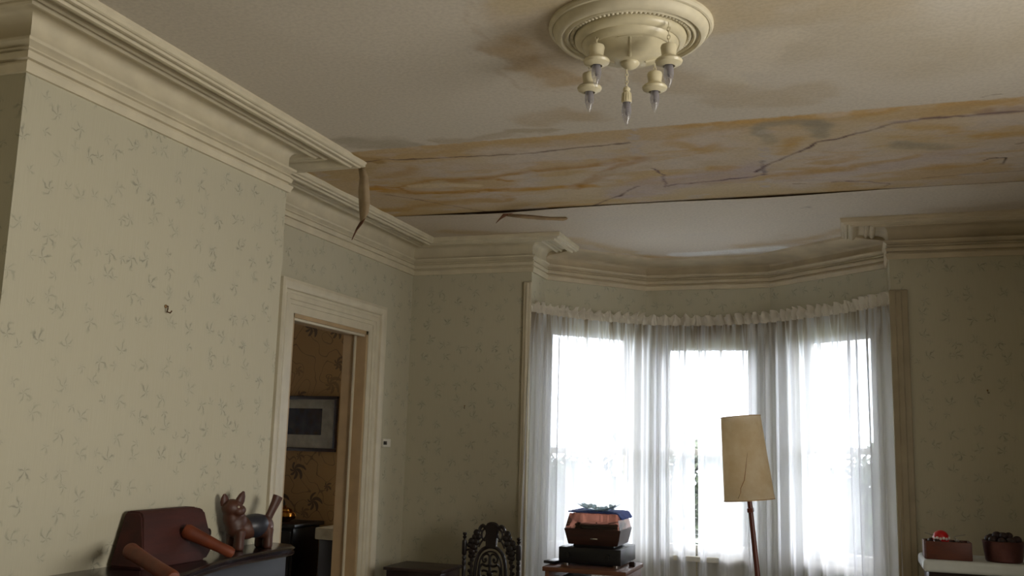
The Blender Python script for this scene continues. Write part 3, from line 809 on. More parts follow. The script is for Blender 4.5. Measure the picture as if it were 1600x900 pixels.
# corner beads of the bay opening
for nm, (x0, x1, yy0, yy1, zt) in (('trim_4', (-2.265, -2.205, 6.735, 6.762, 2.79)), ('trim_5', (0.285, 0.40, 6.735, 6.762, 2.66))):
    m = MB(); m.box(((x0 + x1) / 2, (yy0 + yy1) / 2, zt / 2), (x1 - x0, yy1 - yy0, zt), bev=0.008, seg=3)
    m.box(((x0 + x1) / 2, (yy0 + yy1) / 2 - 0.012, zt / 2), ((x1 - x0) * 0.35, 0.02, zt - 0.02), bev=0.008, seg=3)
    tag(m.build(nm, PAINT if nm == 'trim_4' else BEAD), kind='structure')

# ------------------------------------------------------------------ curtains
rod_px = [(833, 477), (855, 480), (880, 484), (910, 488), (940, 491), (975, 494), (1010, 497), (1060, 498), (1110, 498), (1155, 496), (1200, 493), (1250, 487), (1300, 480), (1345, 472), (1390, 463)]
RODZ = 2.62
raw = [at(u, v, 2, RODZ) for u, v in rod_px]
raw[0].y = min(raw[0].y, 6.74)


def resample(P, n):
    L_ = [0]
    for a_, b2 in zip(P, P[1:]): L_.append(L_[-1] + (b2 - a_).length)
    out = []
    for s in np.linspace(0, L_[-1], n):
        k = max(j for j in range(len(L_)) if L_[j] <= s + 1e-9); k = min(k, len(P) - 2)
        f = (s - L_[k]) / (L_[k + 1] - L_[k]); out.append(P[k].lerp(P[k + 1], f))
    return out, L_[-1]


def smooth_path(P, it=30):
    P = [p.copy() for p in P]
    for _ in range(it):
        P = [P[0]] + [(P[i - 1] + P[i] * 2 + P[i + 1]) / 4 for i in range(1, len(P) - 1)] + [P[-1]]
    return P


dense, RL = resample(raw, 1500); dense = smooth_path(dense, 400); dense, RL = resample(dense, 1500)


def curtain(f0, f1, name, label, seed, gap_side):
    cr = empty(name, dense[int((f0 + f1) / 2 * 1499)] * 1.0, label, 'curtain', None)
    cr.location.z = 0
    rg = random.Random(seed)
    n = int((f1 - f0) * 1050); L_ = (f1 - f0) * RL
    S_ = np.linspace(0, L_, n)
    # irregular pleat phase
    npl = int(L_ / 0.074); 
    ph = np.zeros(n); kn = np.cumsum([rg.uniform(0.6, 1.4) for _ in range(npl + 1)]); kn = (kn - kn[0]) / (kn[-1] - kn[0]) * L_
    ph = np.interp(S_, kn, np.arange(npl + 1)) * 2 * PI
    amp = np.interp(S_, kn, [rg.uniform(0.55, 1.35) for _ in range(npl + 1)])
    amp2 = np.interp(S_, np.linspace(0, L_, 12), [rg.uniform(-1, 1) for _ in range(12)])
    ph3 = np.interp(S_, np.linspace(0, L_, 24), np.cumsum([rg.uniform(1.2, 7) for _ in range(24)]))
    def pt(k):
        g = (f0 + (f1 - f0) * k / (n - 1)) * 1499; i = int(min(max(g, 0), 1498)); fr_ = g - i
        p = dense[i].lerp(dense[i + 1], fr_); a_ = dense[max(i - 3, 0)]; b2 = dense[min(i + 4, 1499)]; t_ = (b2 - a_).normalized()
        return p, Vector((-t_.y, t_.x, 0)), t_
    base = [pt(k) for k in range(n)]
    def sheet(zs, ampf, mt, nm, head=False):
        V, Fc = [], []
        for z in zs:
            q = (RODZ - z) / RODZ
            for k in range(n):
                p, nn, tt = base[k]
                s = S_[k]
                if head:
                    off = ampf(z) * amp[k] * (1.6 * abs(math.sin(ph[k] / 2 + 0.35 * math.sin(z * 60 + k * .01))) ** 0.8 - 0.9 + 0.25 * math.sin(ph[k] + 1.3 + z * 50) + 0.15 * math.sin(ph3[k] * 3 + z * 40))
                    zz = z + 0.014 * math.sin(ph[k] * 1.0 + 0.8) * amp[k] * (1 if z > RODZ - 0.01 else 0)
                else:
                    fade = min(1, q * 9)
                    off = 0.021 * amp[k] * math.sin(ph[k] + 0.5 * math.sin(3 * q + s * 2)) * (1.0 - 0.75 * fade) + fade * (0.024 * math.sin(ph3[k] + 0.8 * math.sin(2.2 * q + s)) + 0.010 * amp2[k]) \
                        + fade * 0.006 * math.sin(ph3[k] * 2.7 + 1.7 * q)
                    zz = z
                shift = 0
                if gap_side:
                    e = (L_ - s) if gap_side > 0 else s
                    w_ = max(0, math.sin(min(1, max(0, (q - 0.22) / 0.6)) * PI)) * 0.012
                    shift = -gap_side * w_ * math.exp(-e / 0.15)
                # outer ends flare a little outwards towards the floor
                e2 = (s if f0 < 0.01 else L_ - s); fl_ = q * 0.10 * math.exp(-e2 / 0.10) * (-1 if f0 < 0.01 else 1)
                c = p + nn * off + tt * (shift) + Vector((fl_ * (0.35 if f0 < 0.01 else 0.15), -0.0, 0))
                if e2 < 0.3 : c.y -= 0.06 * (1 - e2 / 0.3) * q
                V.append((c.x, c.y, zz))
        nz = len(zs)
        for j in range(nz - 1):
            for k in range(n - 1): Fc.append((j * n + k, j * n + k + 1, (j + 1) * n + k + 1, (j + 1) * n + k))
        return rawmesh(nm, V, Fc, mt, cr, smooth=True, angle=180)
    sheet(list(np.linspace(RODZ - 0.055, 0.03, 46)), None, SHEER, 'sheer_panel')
    sheet([RODZ + 0.022, RODZ + 0.012, RODZ, RODZ - 0.015, RODZ - 0.03, RODZ - 0.045, RODZ - 0.06], lambda z: 0.034 * (0.6 + 0.7 * abs(z - (RODZ - 0.045)) / 0.06), SHEER_HEAD, 'pleated_heading', True)
    return cr


# gap between the panels falls where the photo shows the garden through it
gi = min(range(1500), key=lambda i: abs((lambda p: 800 + F * (M[0] @ np.array([p.x, p.y, p.z - CAM_Z])) / (M[2] @ np.array([p.x, p.y, p.z - CAM_Z])))(dense[i]) - 1087)) / 1499
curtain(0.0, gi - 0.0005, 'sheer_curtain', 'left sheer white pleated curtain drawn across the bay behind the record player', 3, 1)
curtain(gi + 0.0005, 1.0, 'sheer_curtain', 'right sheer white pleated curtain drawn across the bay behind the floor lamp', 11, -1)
'''rt = MB(); rt.tube([p + Vector((0, 0, -0.012)) + Vector((0, 0.03, 0)) for p in dense[10:-10:25]], 0.006, 8); ro = rt.build('curtain_rail', PAINT_W)
tag(ro, 'thin curved white rail carrying the sheer curtains round the bay', 'curtain rail')'''

# ------------------------------------------------------------------ garden outside
GRASS = mat('grass', srgb(52, 62, 34), 0.9, var=0.3, scale=6)
g = MB(); g.box((0, 28, -0.75), (70, 40.3, 0.2)); tag(g.build('lawn', GRASS), kind='structure')
bpy.data.objects['lawn'].name = 'floor_garden'
LEAF = mat('leaf_green', srgb(40, 54, 26), 0.5, var=0.4, scale=3)
TRUNK = mat('bark', srgb(70, 56, 44), 0.9, var=0.2)


def foliage(name, c, rad, nleaf, lsz, label, cat, seed, trunk=True):
    rg = random.Random(seed)
    e = empty(name, (c[0], c[1], -0.65), label, cat)
    V, Fc = [], []
    lumps = [(Vector((c[0] + rg.uniform(-.6, .6) * rad[0], c[1] + rg.uniform(-.5, .5) * rad[1], c[2] + rg.uniform(-.6, .6) * rad[2])), rg.uniform(.35, .6)) for _ in range(14)]
    for k in range(nleaf):
        L0, rr = rg.choice(lumps); v = Vector((rg.gauss(0, 1), rg.gauss(0, 1), rg.gauss(0, 1))).normalized()
        p = L0 + Vector((v.x * rad[0], v.y * rad[1], v.z * rad[2])) * rr * rg.uniform(.75, 1)
        if p.z < -0.6: p.z = -0.6 + rg.random() * .3
        a_ = Vector((rg.gauss(0, 1), rg.gauss(0, 1), rg.gauss(0, 1))).normalized(); b2 = a_.cross(v).normalized() if abs(a_.dot(v)) < .95 else a_.orthogonal()
        s = lsz * rg.uniform(.6, 1.4); q = len(V)
        V += [p - a_ * s, p + b2 * s * .45 + v * s * .15, p + a_ * s, p - b2 * s * .45 + v * s * .15]; Fc.append((q, q + 1, q + 2, q + 3))
    rawmesh('foliage', V, Fc, LEAF, e)
    m = MB(); m.tube([(c[0], c[1], -0.66), (c[0] + .05, c[1], c[2] * .4), (c[0], c[1], c[2])], [.10, .08, .04]); m.build('trunk', TRUNK, e)
    return e


for (bxx, byy, h_, lab) in ((-8.2, 15.5, .55, 'leftmost garden bush behind the sheer curtain on the left window'), (-5.6, 17.5, .6, 'garden bush behind the left window, second from the left'),
                            (-3.6, 15.0, .5, 'garden bush behind the record player side of the left window'), (-1.7, 17.0, .7, 'green leafy bush seen through the gap between the sheer curtains'),
                            (.5, 15.0, .5, 'garden bush behind the floor lamp seen through the curtain'), (2.6, 17.0, .7, 'garden bush behind the right window, second from the right'), (4.9, 15.5, .6, 'rightmost garden bush behind the sheer curtain on the right window')):
    foliage('garden_bush', (bxx, byy, h_), (1.35, .9, 1.15), 3600, .10, lab, 'bush', int(byy * 7 + bxx))['group'] = 'bushes in the garden'

# ------------------------------------------------------------------ ceiling medallion and light
MC = Vector((-0.69, 3.10, CZ))
MEDC = Vector((-0.70, 3.24, CZ))
CREAM = mat('cream_enamel', srgb(214, 204, 172), 0.35, var=0.05, scale=20)
CREAMP = mat('cream_plaster', srgb(212, 203, 176), 0.6, var=0.05, scale=16, bump=0.15)
CX, CY = -0.705, 3.24
med = empty('ceiling_medallion', (CX, CY, CZ), 'round cream plaster ceiling rose with stepped rings and a beaded ring', 'ceiling rose')
m = MB(); m.lathe([(0, 0), (.296, 0), (.297, -.010), (.291, -.019), (.284, -.021), (.281, -.017), (.279, -.026), (.272, -.040), (.262, -.050), (.252, -.052), (.246, -.047), (.244, -.038), (.238, -.038), (.235, -.046), (.229, -.050), (.223, -.046), (.220, -.034), (.205, -.032), (.19, -.03), (0, -.03)], (CX, CY, CZ), 80)
m.build('rings', CREAMP, med)
m = MB()
for k in range(84):
    a_ = 2 * PI * k / 84; m.ball((CX + .212 * math.cos(a_), CY + .212 * math.sin(a_), CZ - .040), .0085, 6, rot=None)
tag(m.build('beaded_ring', CREAMP, med), kind='stuff')
FX, FY = CX, CY
fx = empty('ceiling_light', (FX, FY, CZ - .02), 'cream metal pan ceiling light with five bare candle bulbs hanging from chains', 'ceiling light')
Z0 = CZ - .014
m = MB(); m.lathe([(0, -.02), (.198, -.02), (.202, -.034), (.199, -.046), (.188, -.056), (.178, -.058), (.174, -.056), (.170, -.066), (.158, -.078), (.150, -.080), (.146, -.076), (.140, -.080), (.122, -.096), (.094, -.110), (.06, -.119), (.036, -.124), (0, -.124)], (FX, FY, Z0), 72)
m.build('pan', CREAM, fx)
for k in range(4):
    a_ = -1.357 + k * PI / 2
    m = MB(); m.tube([(FX + r_ * math.cos(a_), FY + r_ * math.sin(a_), Z0 + z_) for r_, z_ in ((.139, -.082), (.121, -.098), (.093, -.112), (.055, -.121))], [.004, .0035, .0035, .005], 6)
    m.tube([(FX + .138 * math.cos(a_ + d_), FY + .138 * math.sin(a_ + d_), Z0 - .082) for d_ in np.linspace(-.3, .3, 9)], .0035, 6)
    m.build('rib', CREAM, fx)
m = MB(); m.lathe([(0, -.118), (.033, -.120), (.034, -.128), (.031, -.134), (.024, -.141), (.015, -.146), (.008, -.149), (0, -.150)], (FX, FY, Z0), 32); m.build('hub', CREAM, fx)


def bulb_mat():
    m, N, L, b = new_mat('frosted_bulb'); N.remove(b); out = N['Material Output']
    tr = N.new('ShaderNodeBsdfTransparent'); gl = N.new('ShaderNodeBsdfGlossy'); gl.inputs['Roughness'].default_value = .15
    di = N.new('ShaderNodeBsdfDiffuse'); di.inputs[0].default_value = (.40, .38, .42, 1); tl = N.new('ShaderNodeBsdfTranslucent'); tl.inputs[0].default_value = (.6, .58, .6, 1)
    a1 = N.new('ShaderNodeMixShader'); L.new(di.outputs[0], a1.inputs[1]); L.new(tl.outputs[0], a1.inputs[2])
    lw = N.new('ShaderNodeLayerWeight'); lw.inputs[0].default_value = .3
    tcg = N.new('ShaderNodeTexCoord'); sg_ = N.new('ShaderNodeSeparateXYZ'); L.new(tcg.outputs['Generated'], sg_.inputs[0])
    f = math_node(N, L, 'ADD', math_node(N, L, 'MULTIPLY', lw.outputs['Facing'], .2), math_node(N, L, 'MULTIPLY_ADD', sg_.outputs[2], .75, .05))
    a2 = N.new('ShaderNodeMixShader'); L.new(f, a2.inputs[0]); L.new(tr.outputs[0], a2.inputs[1]); L.new(a1.outputs[0], a2.inputs[2])
    a3 = N.new('ShaderNodeMixShader'); a3.inputs[0].default_value = .05; L.new(a2.outputs[0], a3.inputs[1]); L.new(gl.outputs[0], a3.inputs[2])
    L.new(a3.outputs[0], out.inputs['Surface']); return m


BULB = bulb_mat(); BASEM = mat('bulb_base', srgb(96, 90, 92), .4, .3)


def chain(x, y, z1, z0, nm='chain'):
    m = MB(); L_ = z1 - z0; n = max(2, int(L_ / .013))
    for k in range(n):
        zc = z1 - (k + .5) * L_ / n; h_ = L_ / n * .68; ax = (1, 0) if k % 2 else (0, 1)
        m.tube([(x + .0052 * math.cos(a_) * ax[0], y + .0052 * math.cos(a_) * ax[1], zc + h_ * math.sin(a_)) for a_ in np.linspace(0, 2 * PI, 11)[:-1]], .0016, 6, closed=True, up=(ax[1], ax[0], 0.01))
    return m.build(nm, CREAM, fx)


def bulb(x, y, z, parent):
    m = MB(); m.lathe([(.009, .012), (.013, .004), (.0165, -.012), (.0175, -.026), (.016, -.042), (.011, -.060), (.006, -.074), (.002, -.082), (0, -.083)], (x, y, z), 20); b = m.build('bulb', BULB, parent)
    m = MB(); m.lathe([(0, .014), (.012, .014), (.012, -.006), (.006, -.014), (.0035, -.040), (0, -.041)], (x, y, z), 14); m.build('bulb_stem', BASEM, b); return b


px_l = [(930, 60, 930), (1046, 60, 1046), (920, 107, 920), (1024, 105, 1024)]
# candle holders hang below the pan at four points of a square
for (u_, v_top, v_fl) in ((932, 62, 97), (1045, 62, 97), (921, 107, 139), (1023, 106, 138)):
    yy = FY - .135 if v_top < 80 else FY + .135
    p = at(u_, v_fl, 1, yy)
    x_, z_ = p.x, p.z
    r_ = math.hypot(x_ - FX, yy - FY)
    zt = Z0 - .052
    chain(x_, yy, zt, z_ + .068)
    m = MB(); m.lathe([(0, .070), (.010, .068), (.014, .063), (.026, .060), (.0285, .053), (.026, .036), (.0245, .026), (.028, .018), (.042, .010), (.047, .003), (.044, -.005), (.032, -.012), (.021, -.015), (.021, -.006), (0, -.004)], (x_, yy, z_), 28)
    h_ = m.build('candle_holder', CREAM, fx)
    bulb(x_, yy, z_ - .012, h_)
p = at(979, 160, 1, FY); x_, z_ = p.x, p.z
chain(x_, FY, Z0 - .149, z_ + .058)
m = MB(); m.lathe([(0, .060), (.006, .059), (.013, .052), (.013, .044), (.010, .041), (.0145, .036), (.0165, .010), (.018, .002), (.0185, -.002), (.015, -.002), (.014, .004), (0, .004)], (x_, FY, z_), 28)
for k in range(14):
    a_ = 2 * PI * k / 14; m.tube([(x_ + .0150 * math.cos(a_), FY + .0150 * math.sin(a_), z_ + .034), (x_ + .0172 * math.cos(a_), FY + .0172 * math.sin(a_), z_ + .002)], .0018, 5)
h_ = m.build('fluted_socket', CREAM, fx); bulb(x_, FY, z_ - .006, h_)

# ------------------------------------------------------------------ torn paper
TORN = mat('torn_paper', srgb(178, 158, 130), .9, var=.08, scale=20); RAW = mat('raw_paper_back', srgb(108, 72, 50), .9, var=.12)


def ribbon(name, L_, R_, label, mt, thick=0.002, parent=None):
    """strip between two lists of points"""
    n = len(L_); V = [Vector(p) for p in L_] + [Vector(p) for p in R_]
    Fc = [(i, i + 1, n + i + 1, n + i) for i in range(n - 1)]
    o = rawmesh(name, V, Fc, mt, parent, smooth=True, angle=180)
    s = o.modifiers.new('thickness', 'SOLIDIFY'); s.thickness = thick; s.offset = 0
    if label: tag(o, label, 'peeling paper')
    return o


YP = 4.545
hp = empty('peeling_paper', at(570, 262, 2, CZ - .002), 'narrow strip of peeled paper dangling from the ceiling at the cornice corner', 'peeling paper')
edge = [((570, 263), (560, 262)), ((575, 276), (562, 277)), ((577, 295), (560, 300)), ((578, 315), (561, 325)), ((576, 332), (563, 345)), ((571, 341), (563, 348))]
ribbon('paper_strip', [at(a_[0], a_[1], 1, YP + .01 * i) for i, (a_, b2) in enumerate(edge)], [at(b2[0], b2[1], 1, YP + .02 + .014 * i) for i, (a_, b2) in enumerate(edge)], None, TORN, .002, hp)
tip = [((571, 341), (563, 346)), ((566, 350), (557, 356)), ((558, 360), (553, 365)), ((550, 375), (549.4, 375))]
tp = ribbon('curled_tip', [at(a_[0], a_[1], 1, YP + .05 + .012 * i) for i, (a_, b2) in enumerate(tip)], [at(b2[0], b2[1], 1, YP + .09 - .008 * i) for i, (a_, b2) in enumerate(tip)], None, RAW, .002, hp); tag(tp, 'brown curled back of the paper')
fl_ = empty('torn_paper_flap', at(800, 336, 2, CZ - .01), 'pointed torn flap hanging from the dark split in the stained ceiling', 'torn paper')
yf = yb - .01
A = [at(x_, y_, 1, yf) for x_, y_ in ((795, 334), (830, 336), (860, 339), (884, 339), (887, 341))]
B = [at(x_, y_, 1, yf - .03) for x_, y_ in ((792, 338), (815, 341), (845, 343.5), (880, 345), (886, 343))]
ribbon('long_flap', A, B, None, TORN, .0015, fl_)
A = [at(x_, y_, 1, yf - .005) for x_, y_ in ((802, 333), (790, 338), (782, 343), (775, 349))]
B = [at(x_, y_, 1, yf - .015) for x_, y_ in ((786, 334), (783, 338), (779, 343), (774.4, 349))]
ribbon('short_point', A, B, None, RAW, .0015, fl_)

# ------------------------------------------------------------------ wall bits
for k, (u_, v_, ax, val, lab, s) in enumerate(((258, 483, 0, XC, 'small brown cup hook on the chimney breast wallpaper', 1.0), (726, 636, 1, YW, 'tiny dark picture hook on the wallpaper left of the bay', .7), (1543, 612, 1, YW, 'tiny dark picture hook on the wallpaper right of the bay', .7))):
    p = at(u_, v_, ax, val); nn = Vector((1, 0, 0)) if ax == 0 else Vector((0, -1, 0)); si = Vector((0, 1, 0)) if ax == 0 else Vector((1, 0, 0))
    e = empty('picture_hook', p, lab, 'hook')
    m = MB(); pts = [p + nn * .004 * s + Vector((0, 0, .014 * s)), p + nn * .012 * s + Vector((0, 0, .012 * s)) + si * .004 * s, p + nn * .014 * s, p + nn * .012 * s + Vector((0, 0, -.012 * s)), p + nn * .022 * s + Vector((0, 0, -.016 * s)) + si * .008 * s, p + nn * .028 * s + Vector((0, 0, -.006 * s)) + si * .01 * s]
    m.tube(pts, .0032 * s, 7); m.build('wire_hook', mat('hook_metal_%d' % k, srgb(90, 60, 34), .4, .5), e)
    m = MB(); q = p + nn * .003 + Vector((0, 0, .012 * s)); m.ball(q, .008 * s, 8, sc=(.5, 1, 1) if ax == 0 else (1, .5, 1)); m.build('back_plate', mat('hook_plate_%d' % k, srgb(150, 118, 74), .5), e)
p = at(598, 692, 0, XR)
e = empty('thermostat', p, 'small white wall thermostat with dark slot right of the doorway', 'thermostat')
m = MB(); m.box(p + Vector((.014, 0.02, 0)), (.026, .12, .06), bev=.005); m.build('housing', PAINT_W, e)
m = MB(); m.box(p + Vector((.028, -.015, 0.0)), (.004, .05, .026), bev=.001); m.build('display', BLACK, e)

# ------------------------------------------------------------------ mantel shelf
MZ = CAM_Z - .525
mt_ = empty('mantelpiece', (XC, 3.4, 0), 'dark polished wooden mantelpiece with a bowed rounded shelf on the chimney breast', 'mantelpiece')
ctrl = [(XC, 2.35), (-2.56, 2.35), (-2.52, 2.45), (-2.46, 2.6), (-2.40, 2.8), (-2.38, 3.0), (-2.41, 3.2), (-2.47, 3.4), (-2.52, 3.6), (-2.54, 3.8), (-2.535, 3.95), (-2.53, 4.10), (-2.545, 4.19), (-2.60, 4.255), (-2.68, 4.275), (XC, 4.27)]
zt = MZ
m = MB()
V0 = []
for off, z in ((-.02, -.045), (-.006, -.042), (.0, -.034), (.0, -.024), (-.010, -.020), (-.004, -.016), (.002, -.008), (-.004, -.001), (-.010, 0)):
    V0.append([m.bm.verts.new((x_ + (off if i not in (0, len(ctrl) - 1) else 0), y_ + (off if i > len(ctrl) - 5 and i < len(ctrl) - 1 else 0), zt + z)) for i, (x_, y_) in enumerate(ctrl)])
for a_, b2 in zip(V0, V0[1:]):
    for k in range(len(ctrl)): m.bm.faces.new((a_[k], a_[(k + 1) % len(ctrl)], b2[(k + 1) % len(ctrl)], b2[k]))
m.bm.faces.new(V0[0]); m.bm.faces.new(V0[-1])
m.build('shelf', MANTELWOOD, mt_, angle=40)
m = MB(); m.box((XC + .065, 3.37, (zt - .045) / 2 + .0), (.13, 1.78, zt - .046), bev=.006); m.build('surround', MANTELSTONE, mt_)

# ------------------------------------------------------------------ wooden block with pegs on the mantel
blk = empty('wooden_block', (-2.66, 3.4, MZ), 'reddish dark wooden block with turned pegs, propped on the mantel shelf', 'wooden block')
yA, yB_ = 3.15, 3.62
prof = [(-2.745, 0.0), (-2.585, 0.0), (-2.60, .05), (-2.655, .195), (-2.675, .212), (-2.735, .212), (-2.745, .204)]
m = MB(); 
ring0 = [Vector((x_, yA + .005 + (.07 * z / .21), MZ + z)) for x_, z in prof]; ring1 = [Vector((x_, yB_ - (.07 if z < .05 else .0) - (.035 if z > .20 else 0), MZ + z)) for x_, z in prof]
a_ = [m.bm.verts.new(v) for v in ring0]; b2 = [m.bm.verts.new(v) for v in ring1]
mid = [m.bm.verts.new(u_.lerp(v, .96) + Vector((0.0, 0, .0))) for u_, v in zip(ring0, ring1)]
for r0, r1 in ((a_, mid), (mid, b2)):
    for k in range(len(prof)): m.bm.faces.new((r0[k], r0[(k + 1) % len(prof)], r1[(k + 1) % len(prof)], r1[k]))
m.bm.faces.new(a_); m.bm.faces.new(b2)
bmesh.ops.bevel(m.bm, geom=list(m.bm.edges), offset=.008, segments=2, affect='EDGES')
m.build('block', REDWOOD, blk)
for (pa, xa, pb, xb, r0, r1, mtl) in (((296, 832), -2.60, (366, 866), -2.47, .030, .022, PEGWOOD), ((206, 862), -2.59, (272, 905), -2.43, .030, .026, PEGWOOD), ((300, 834), -2.68, (329, 832), -2.64, .024, .022, DARKWOOD)):
    A = at(*pa, 0, xa); B = at(*pb, 2, MZ + .030) if mtl is PEGWOOD else at(*pb, 0, xb)
    L_ = (B - A).length; m = MB()
    rot = (B - A).to_track_quat('Z', 'Y').to_matrix()
    m.lathe([(0, -.03), (r0 * .8, -.026), (r0 * 1.05, -.01), (r0, .01), (r0 * .9, L_ * .3), (r1, L_ * .7), (r1 * 1.05, L_ - .02), (r1 * .8, L_ - .005), (0, L_)], A, 24, rot); m.build('peg', mtl, blk)

# ------------------------------------------------------------------ carved animal figurine
an = empty('animal_figurine', (-2.66, 4.02, MZ), 'carved wooden cat-like animal with pricked ears and upright tail on the mantel', 'figurine')
A0 = at(376, 857, 2, MZ); A1 = at(416, 850, 2, MZ)
dirb = (A1 - A0); dirb.z = 0; dirb.normalize()
# body axis turned partly across the shelf so that it shows its side
dirb = Vector((.30, .954, 0)).normalized(); side = Vector((dirb.y, -dirb.x, 0))
ORI = Vector((-2.685, 3.90, MZ))
def L3(f_, s_, z_): return ORI + dirb * f_ + side * s_ + Vector((0, 0, z_))
m = MB()
skel = []
def ell(c, r, rt=None):
    R3 = Matrix((dirb, side, Vector((0, 0, 1)))).transposed()
    m.ball(L3(*c), 1.0, 14, sc=r, rot=(R3 @ rt.to_matrix() if rt else R3))
from mathutils import Euler
# (forward = towards tail, side = to the room, up); radii in metres
ell((.055, 0, .095), (.070, .050, .052)); ell((.14, 0, .10), (.070, .052, .054)); ell((.0, .0, .115), (.052, .044, .060), Euler((0, .5, 0)))
ell((-.03, .0, .15), (.040, .037, .055)); ell((-.035, .004, .192), (.050, .043, .040)); ell((.0, .012, .180), (.035, .030, .026)); ell((-.02, .03, .178), (.03, .03, .024))
for f_, s_ in ((.0, .028), (.0, -.028), (.165, .028), (.165, -.028)):
    m.lathe([(0, 0), (.022, 0), (.025, .01), (.024, .05), (.027, .09), (0, .10)], L3(f_, s_, 0), 16)
bd = m.build('body', mat('figurine_brown', srgb(78, 44, 30), .5, var=.2, scale=10), an)
rm = bd.modifiers.new('remesh', 'REMESH'); rm.mode = 'VOXEL'; rm.voxel_size = .0045; rm.use_smooth_shade = True
sm_ = bd.modifiers.new('soft', 'SMOOTH'); sm_.iterations = 6
m = MB()
ell((.105, 0, .104), (.090, .0575, .056)); sdl = m.build('painted_saddle', mat('figurine_slate', srgb(44, 46, 56), .4, var=.15), an)
for sg, f_, tl in ((1, -.005, .075), (-1, -.062, .062)):
    m = MB(); 
    base_c = L3(f_, .012 * sg, .205); tip_ = base_c + Vector((0, 0, tl * .8)) + dirb * (.022 if sg > 0 else -.012) + side * .005
    m.tube([base_c, base_c.lerp(tip_, .35), base_c.lerp(tip_, .7), tip_], [.022, .024, .018, .006], 12, flat=.55, up=tuple(side)); m.build('ear', mat('figurine_ear', srgb(74, 40, 28), .5), an)
m = MB(); m.tube([L3(.175, 0, .12), L3(.20, 0, .165), L3(.222, 0, .205), L3(.235, 0, .235)], [.020, .021, .024, .028], 14, flat=.7, up=tuple(side)); m.build('tail', mat('figurine_tail', srgb(72, 40, 28), .5), an)
m = MB(); m.ball(L3(-.03, .046, .197), .006, 8); m.build('eye', mat('figurine_eye', srgb(190, 180, 160), .3), an)

# ------------------------------------------------------------------ floor lamp (leans slightly)
lb = at(1187, 960, 1, 5.2)
top = at(1157, 651, 1, 5.2); bot = at(1171, 781, 1, 5.2)
axd = (top - bot).normalized()
LB = bot - axd * (bot.z / axd.z); LB.z = 0
lamp = empty('floor_lamp', LB, 'leaning wooden floor lamp with a tall tapered parchment shade in front of the bay', 'floor lamp')
rot = axd.to_track_quat('Z', 'Y').to_matrix()
SH = (top - bot).length
m, N, L, b = new_mat('parchment'); b.inputs['Roughness'].default_value = .7
PARCH = m
b.inputs['Base Color'].default_value = srgb(196, 168, 118)
tc = N.new('ShaderNodeTexCoord'); nz = N.new('ShaderNodeTexNoise'); nz.inputs['Scale'].default_value = 9; nz.inputs['Detail'].default_value = 7; nz.inputs['Roughness'].default_value = .7; L.new(tc.outputs['Object'], nz.inputs['Vector'])
rp = N.new('ShaderNodeValToRGB'); rp.color_ramp.elements[0].position = .35; rp.color_ramp.elements[0].color = srgb(224, 206, 172); rp.color_ramp.elements[1].position = .65; rp.color_ramp.elements[1].color = srgb(238, 226, 202); L.new(nz.outputs['Fac'], rp.inputs[0]); L.new(rp.outputs[0], b.inputs['Base Color'])
tl = N.new('ShaderNodeBsdfTranslucent'); L.new(rp.outputs[0], tl.inputs[0]); mx = N.new('ShaderNodeMixShader'); mx.inputs[0].default_value = .74
L.new(b.outputs[0], mx.inputs[1]); L.new(tl.outputs[0], mx.inputs[2]); L.new(mx.outputs[0], N['Material Output'].inputs['Surface'])
m = MB(); n = 64
rb, rtp = .128, .102
rings = []
for (r_, z_) in ((rb, 0), (rb - (rb - rtp) * .33, SH * .33), (rb - (rb - rtp) * .66, SH * .66), (rtp, SH)):
    rings.append([m.bm.verts.new(bot + rot @ Vector((r_ * math.cos(2 * PI * k / n), r_ * math.sin(2 * PI * k / n), z_))) for k in range(n)])
for a_, b2 in zip(rings, rings[1:]):
    for k in range(n): m.bm.faces.new((a_[k], a_[(k + 1) % n], b2[(k + 1) % n], b2[k]))
sh = m.build('lamp_shade', PARCH, lamp)
for z_, r_ in ((0, rb), (SH, rtp)):
    m = MB(); m.tube([bot + rot @ Vector((r_ * math.cos(a_), r_ * math.sin(a_), z_)) for a_ in np.linspace(0, 2 * PI, 49)[:-1]], .0028, 6, closed=True); m.build('rim', mat('shade_rim', srgb(170, 140, 98), .6), sh)
# old crack across the shade
def shade_pt(ang, h_):
    r_ = rb + (rtp - rb) * h_ + .0005; return bot + rot @ Vector((r_ * math.cos(ang), r_ * math.sin(ang), SH * h_))
toc = math.atan2((rot.transposed() @ (Vector((0, 0, CAM_Z)) - bot)).y, (rot.transposed() @ (Vector((0, 0, CAM_Z)) - bot)).x)
m = MB(); m.tube([shade_pt(toc + a_, h_) for a_, h_ in ((-.45, .03), (-.32, .10), (-.30, .15), (-.12, .24), (-.05, .33), (.02, .42), (.06, .48), (.14, .56))], [.0014, .0016, .0018, .002, .0018, .0014, .001, .0006], 6); m.build('crack', mat('shade_crack', srgb(150, 108, 66), .8), sh)
m = MB(); m.lathe([(.0165, 0), (.0165, .02), (.0155, .1)] + [(.0155 - .003 * k / 5, .1 + (bot.z / axd.z - .08) * k / 5) for k in range(6)], LB, 20, rot); m.build('pole', LAMPWOOD, lamp)
cz_ = bot - axd * .052
m = MB(); m.box(cz_, (.066, .03, .022), bev=.004, rot=rot); m.build('cross_bar', LAMPWOOD, lamp)
m = MB(); m.lathe([(0, 0), (.15, 0), (.155, .01), (.14, .025), (.03, .035), (.02, .05), (0, .05)], LB, 40); m.build('base', LAMPWOOD, lamp)
m = MB()
for k in range(3):
    a_ = k * 2 * PI / 3; m.tube([bot + rot @ Vector((0, 0, SH - .05)), bot + rot @ Vector((rtp * .98 * math.cos(a_), rtp * .98 * math.sin(a_), SH - .01))], .002, 6)
m.tube([bot + rot @ Vector((0, 0, -.02)), bot + rot @ Vector((0, 0, SH - .05))], .005, 8)
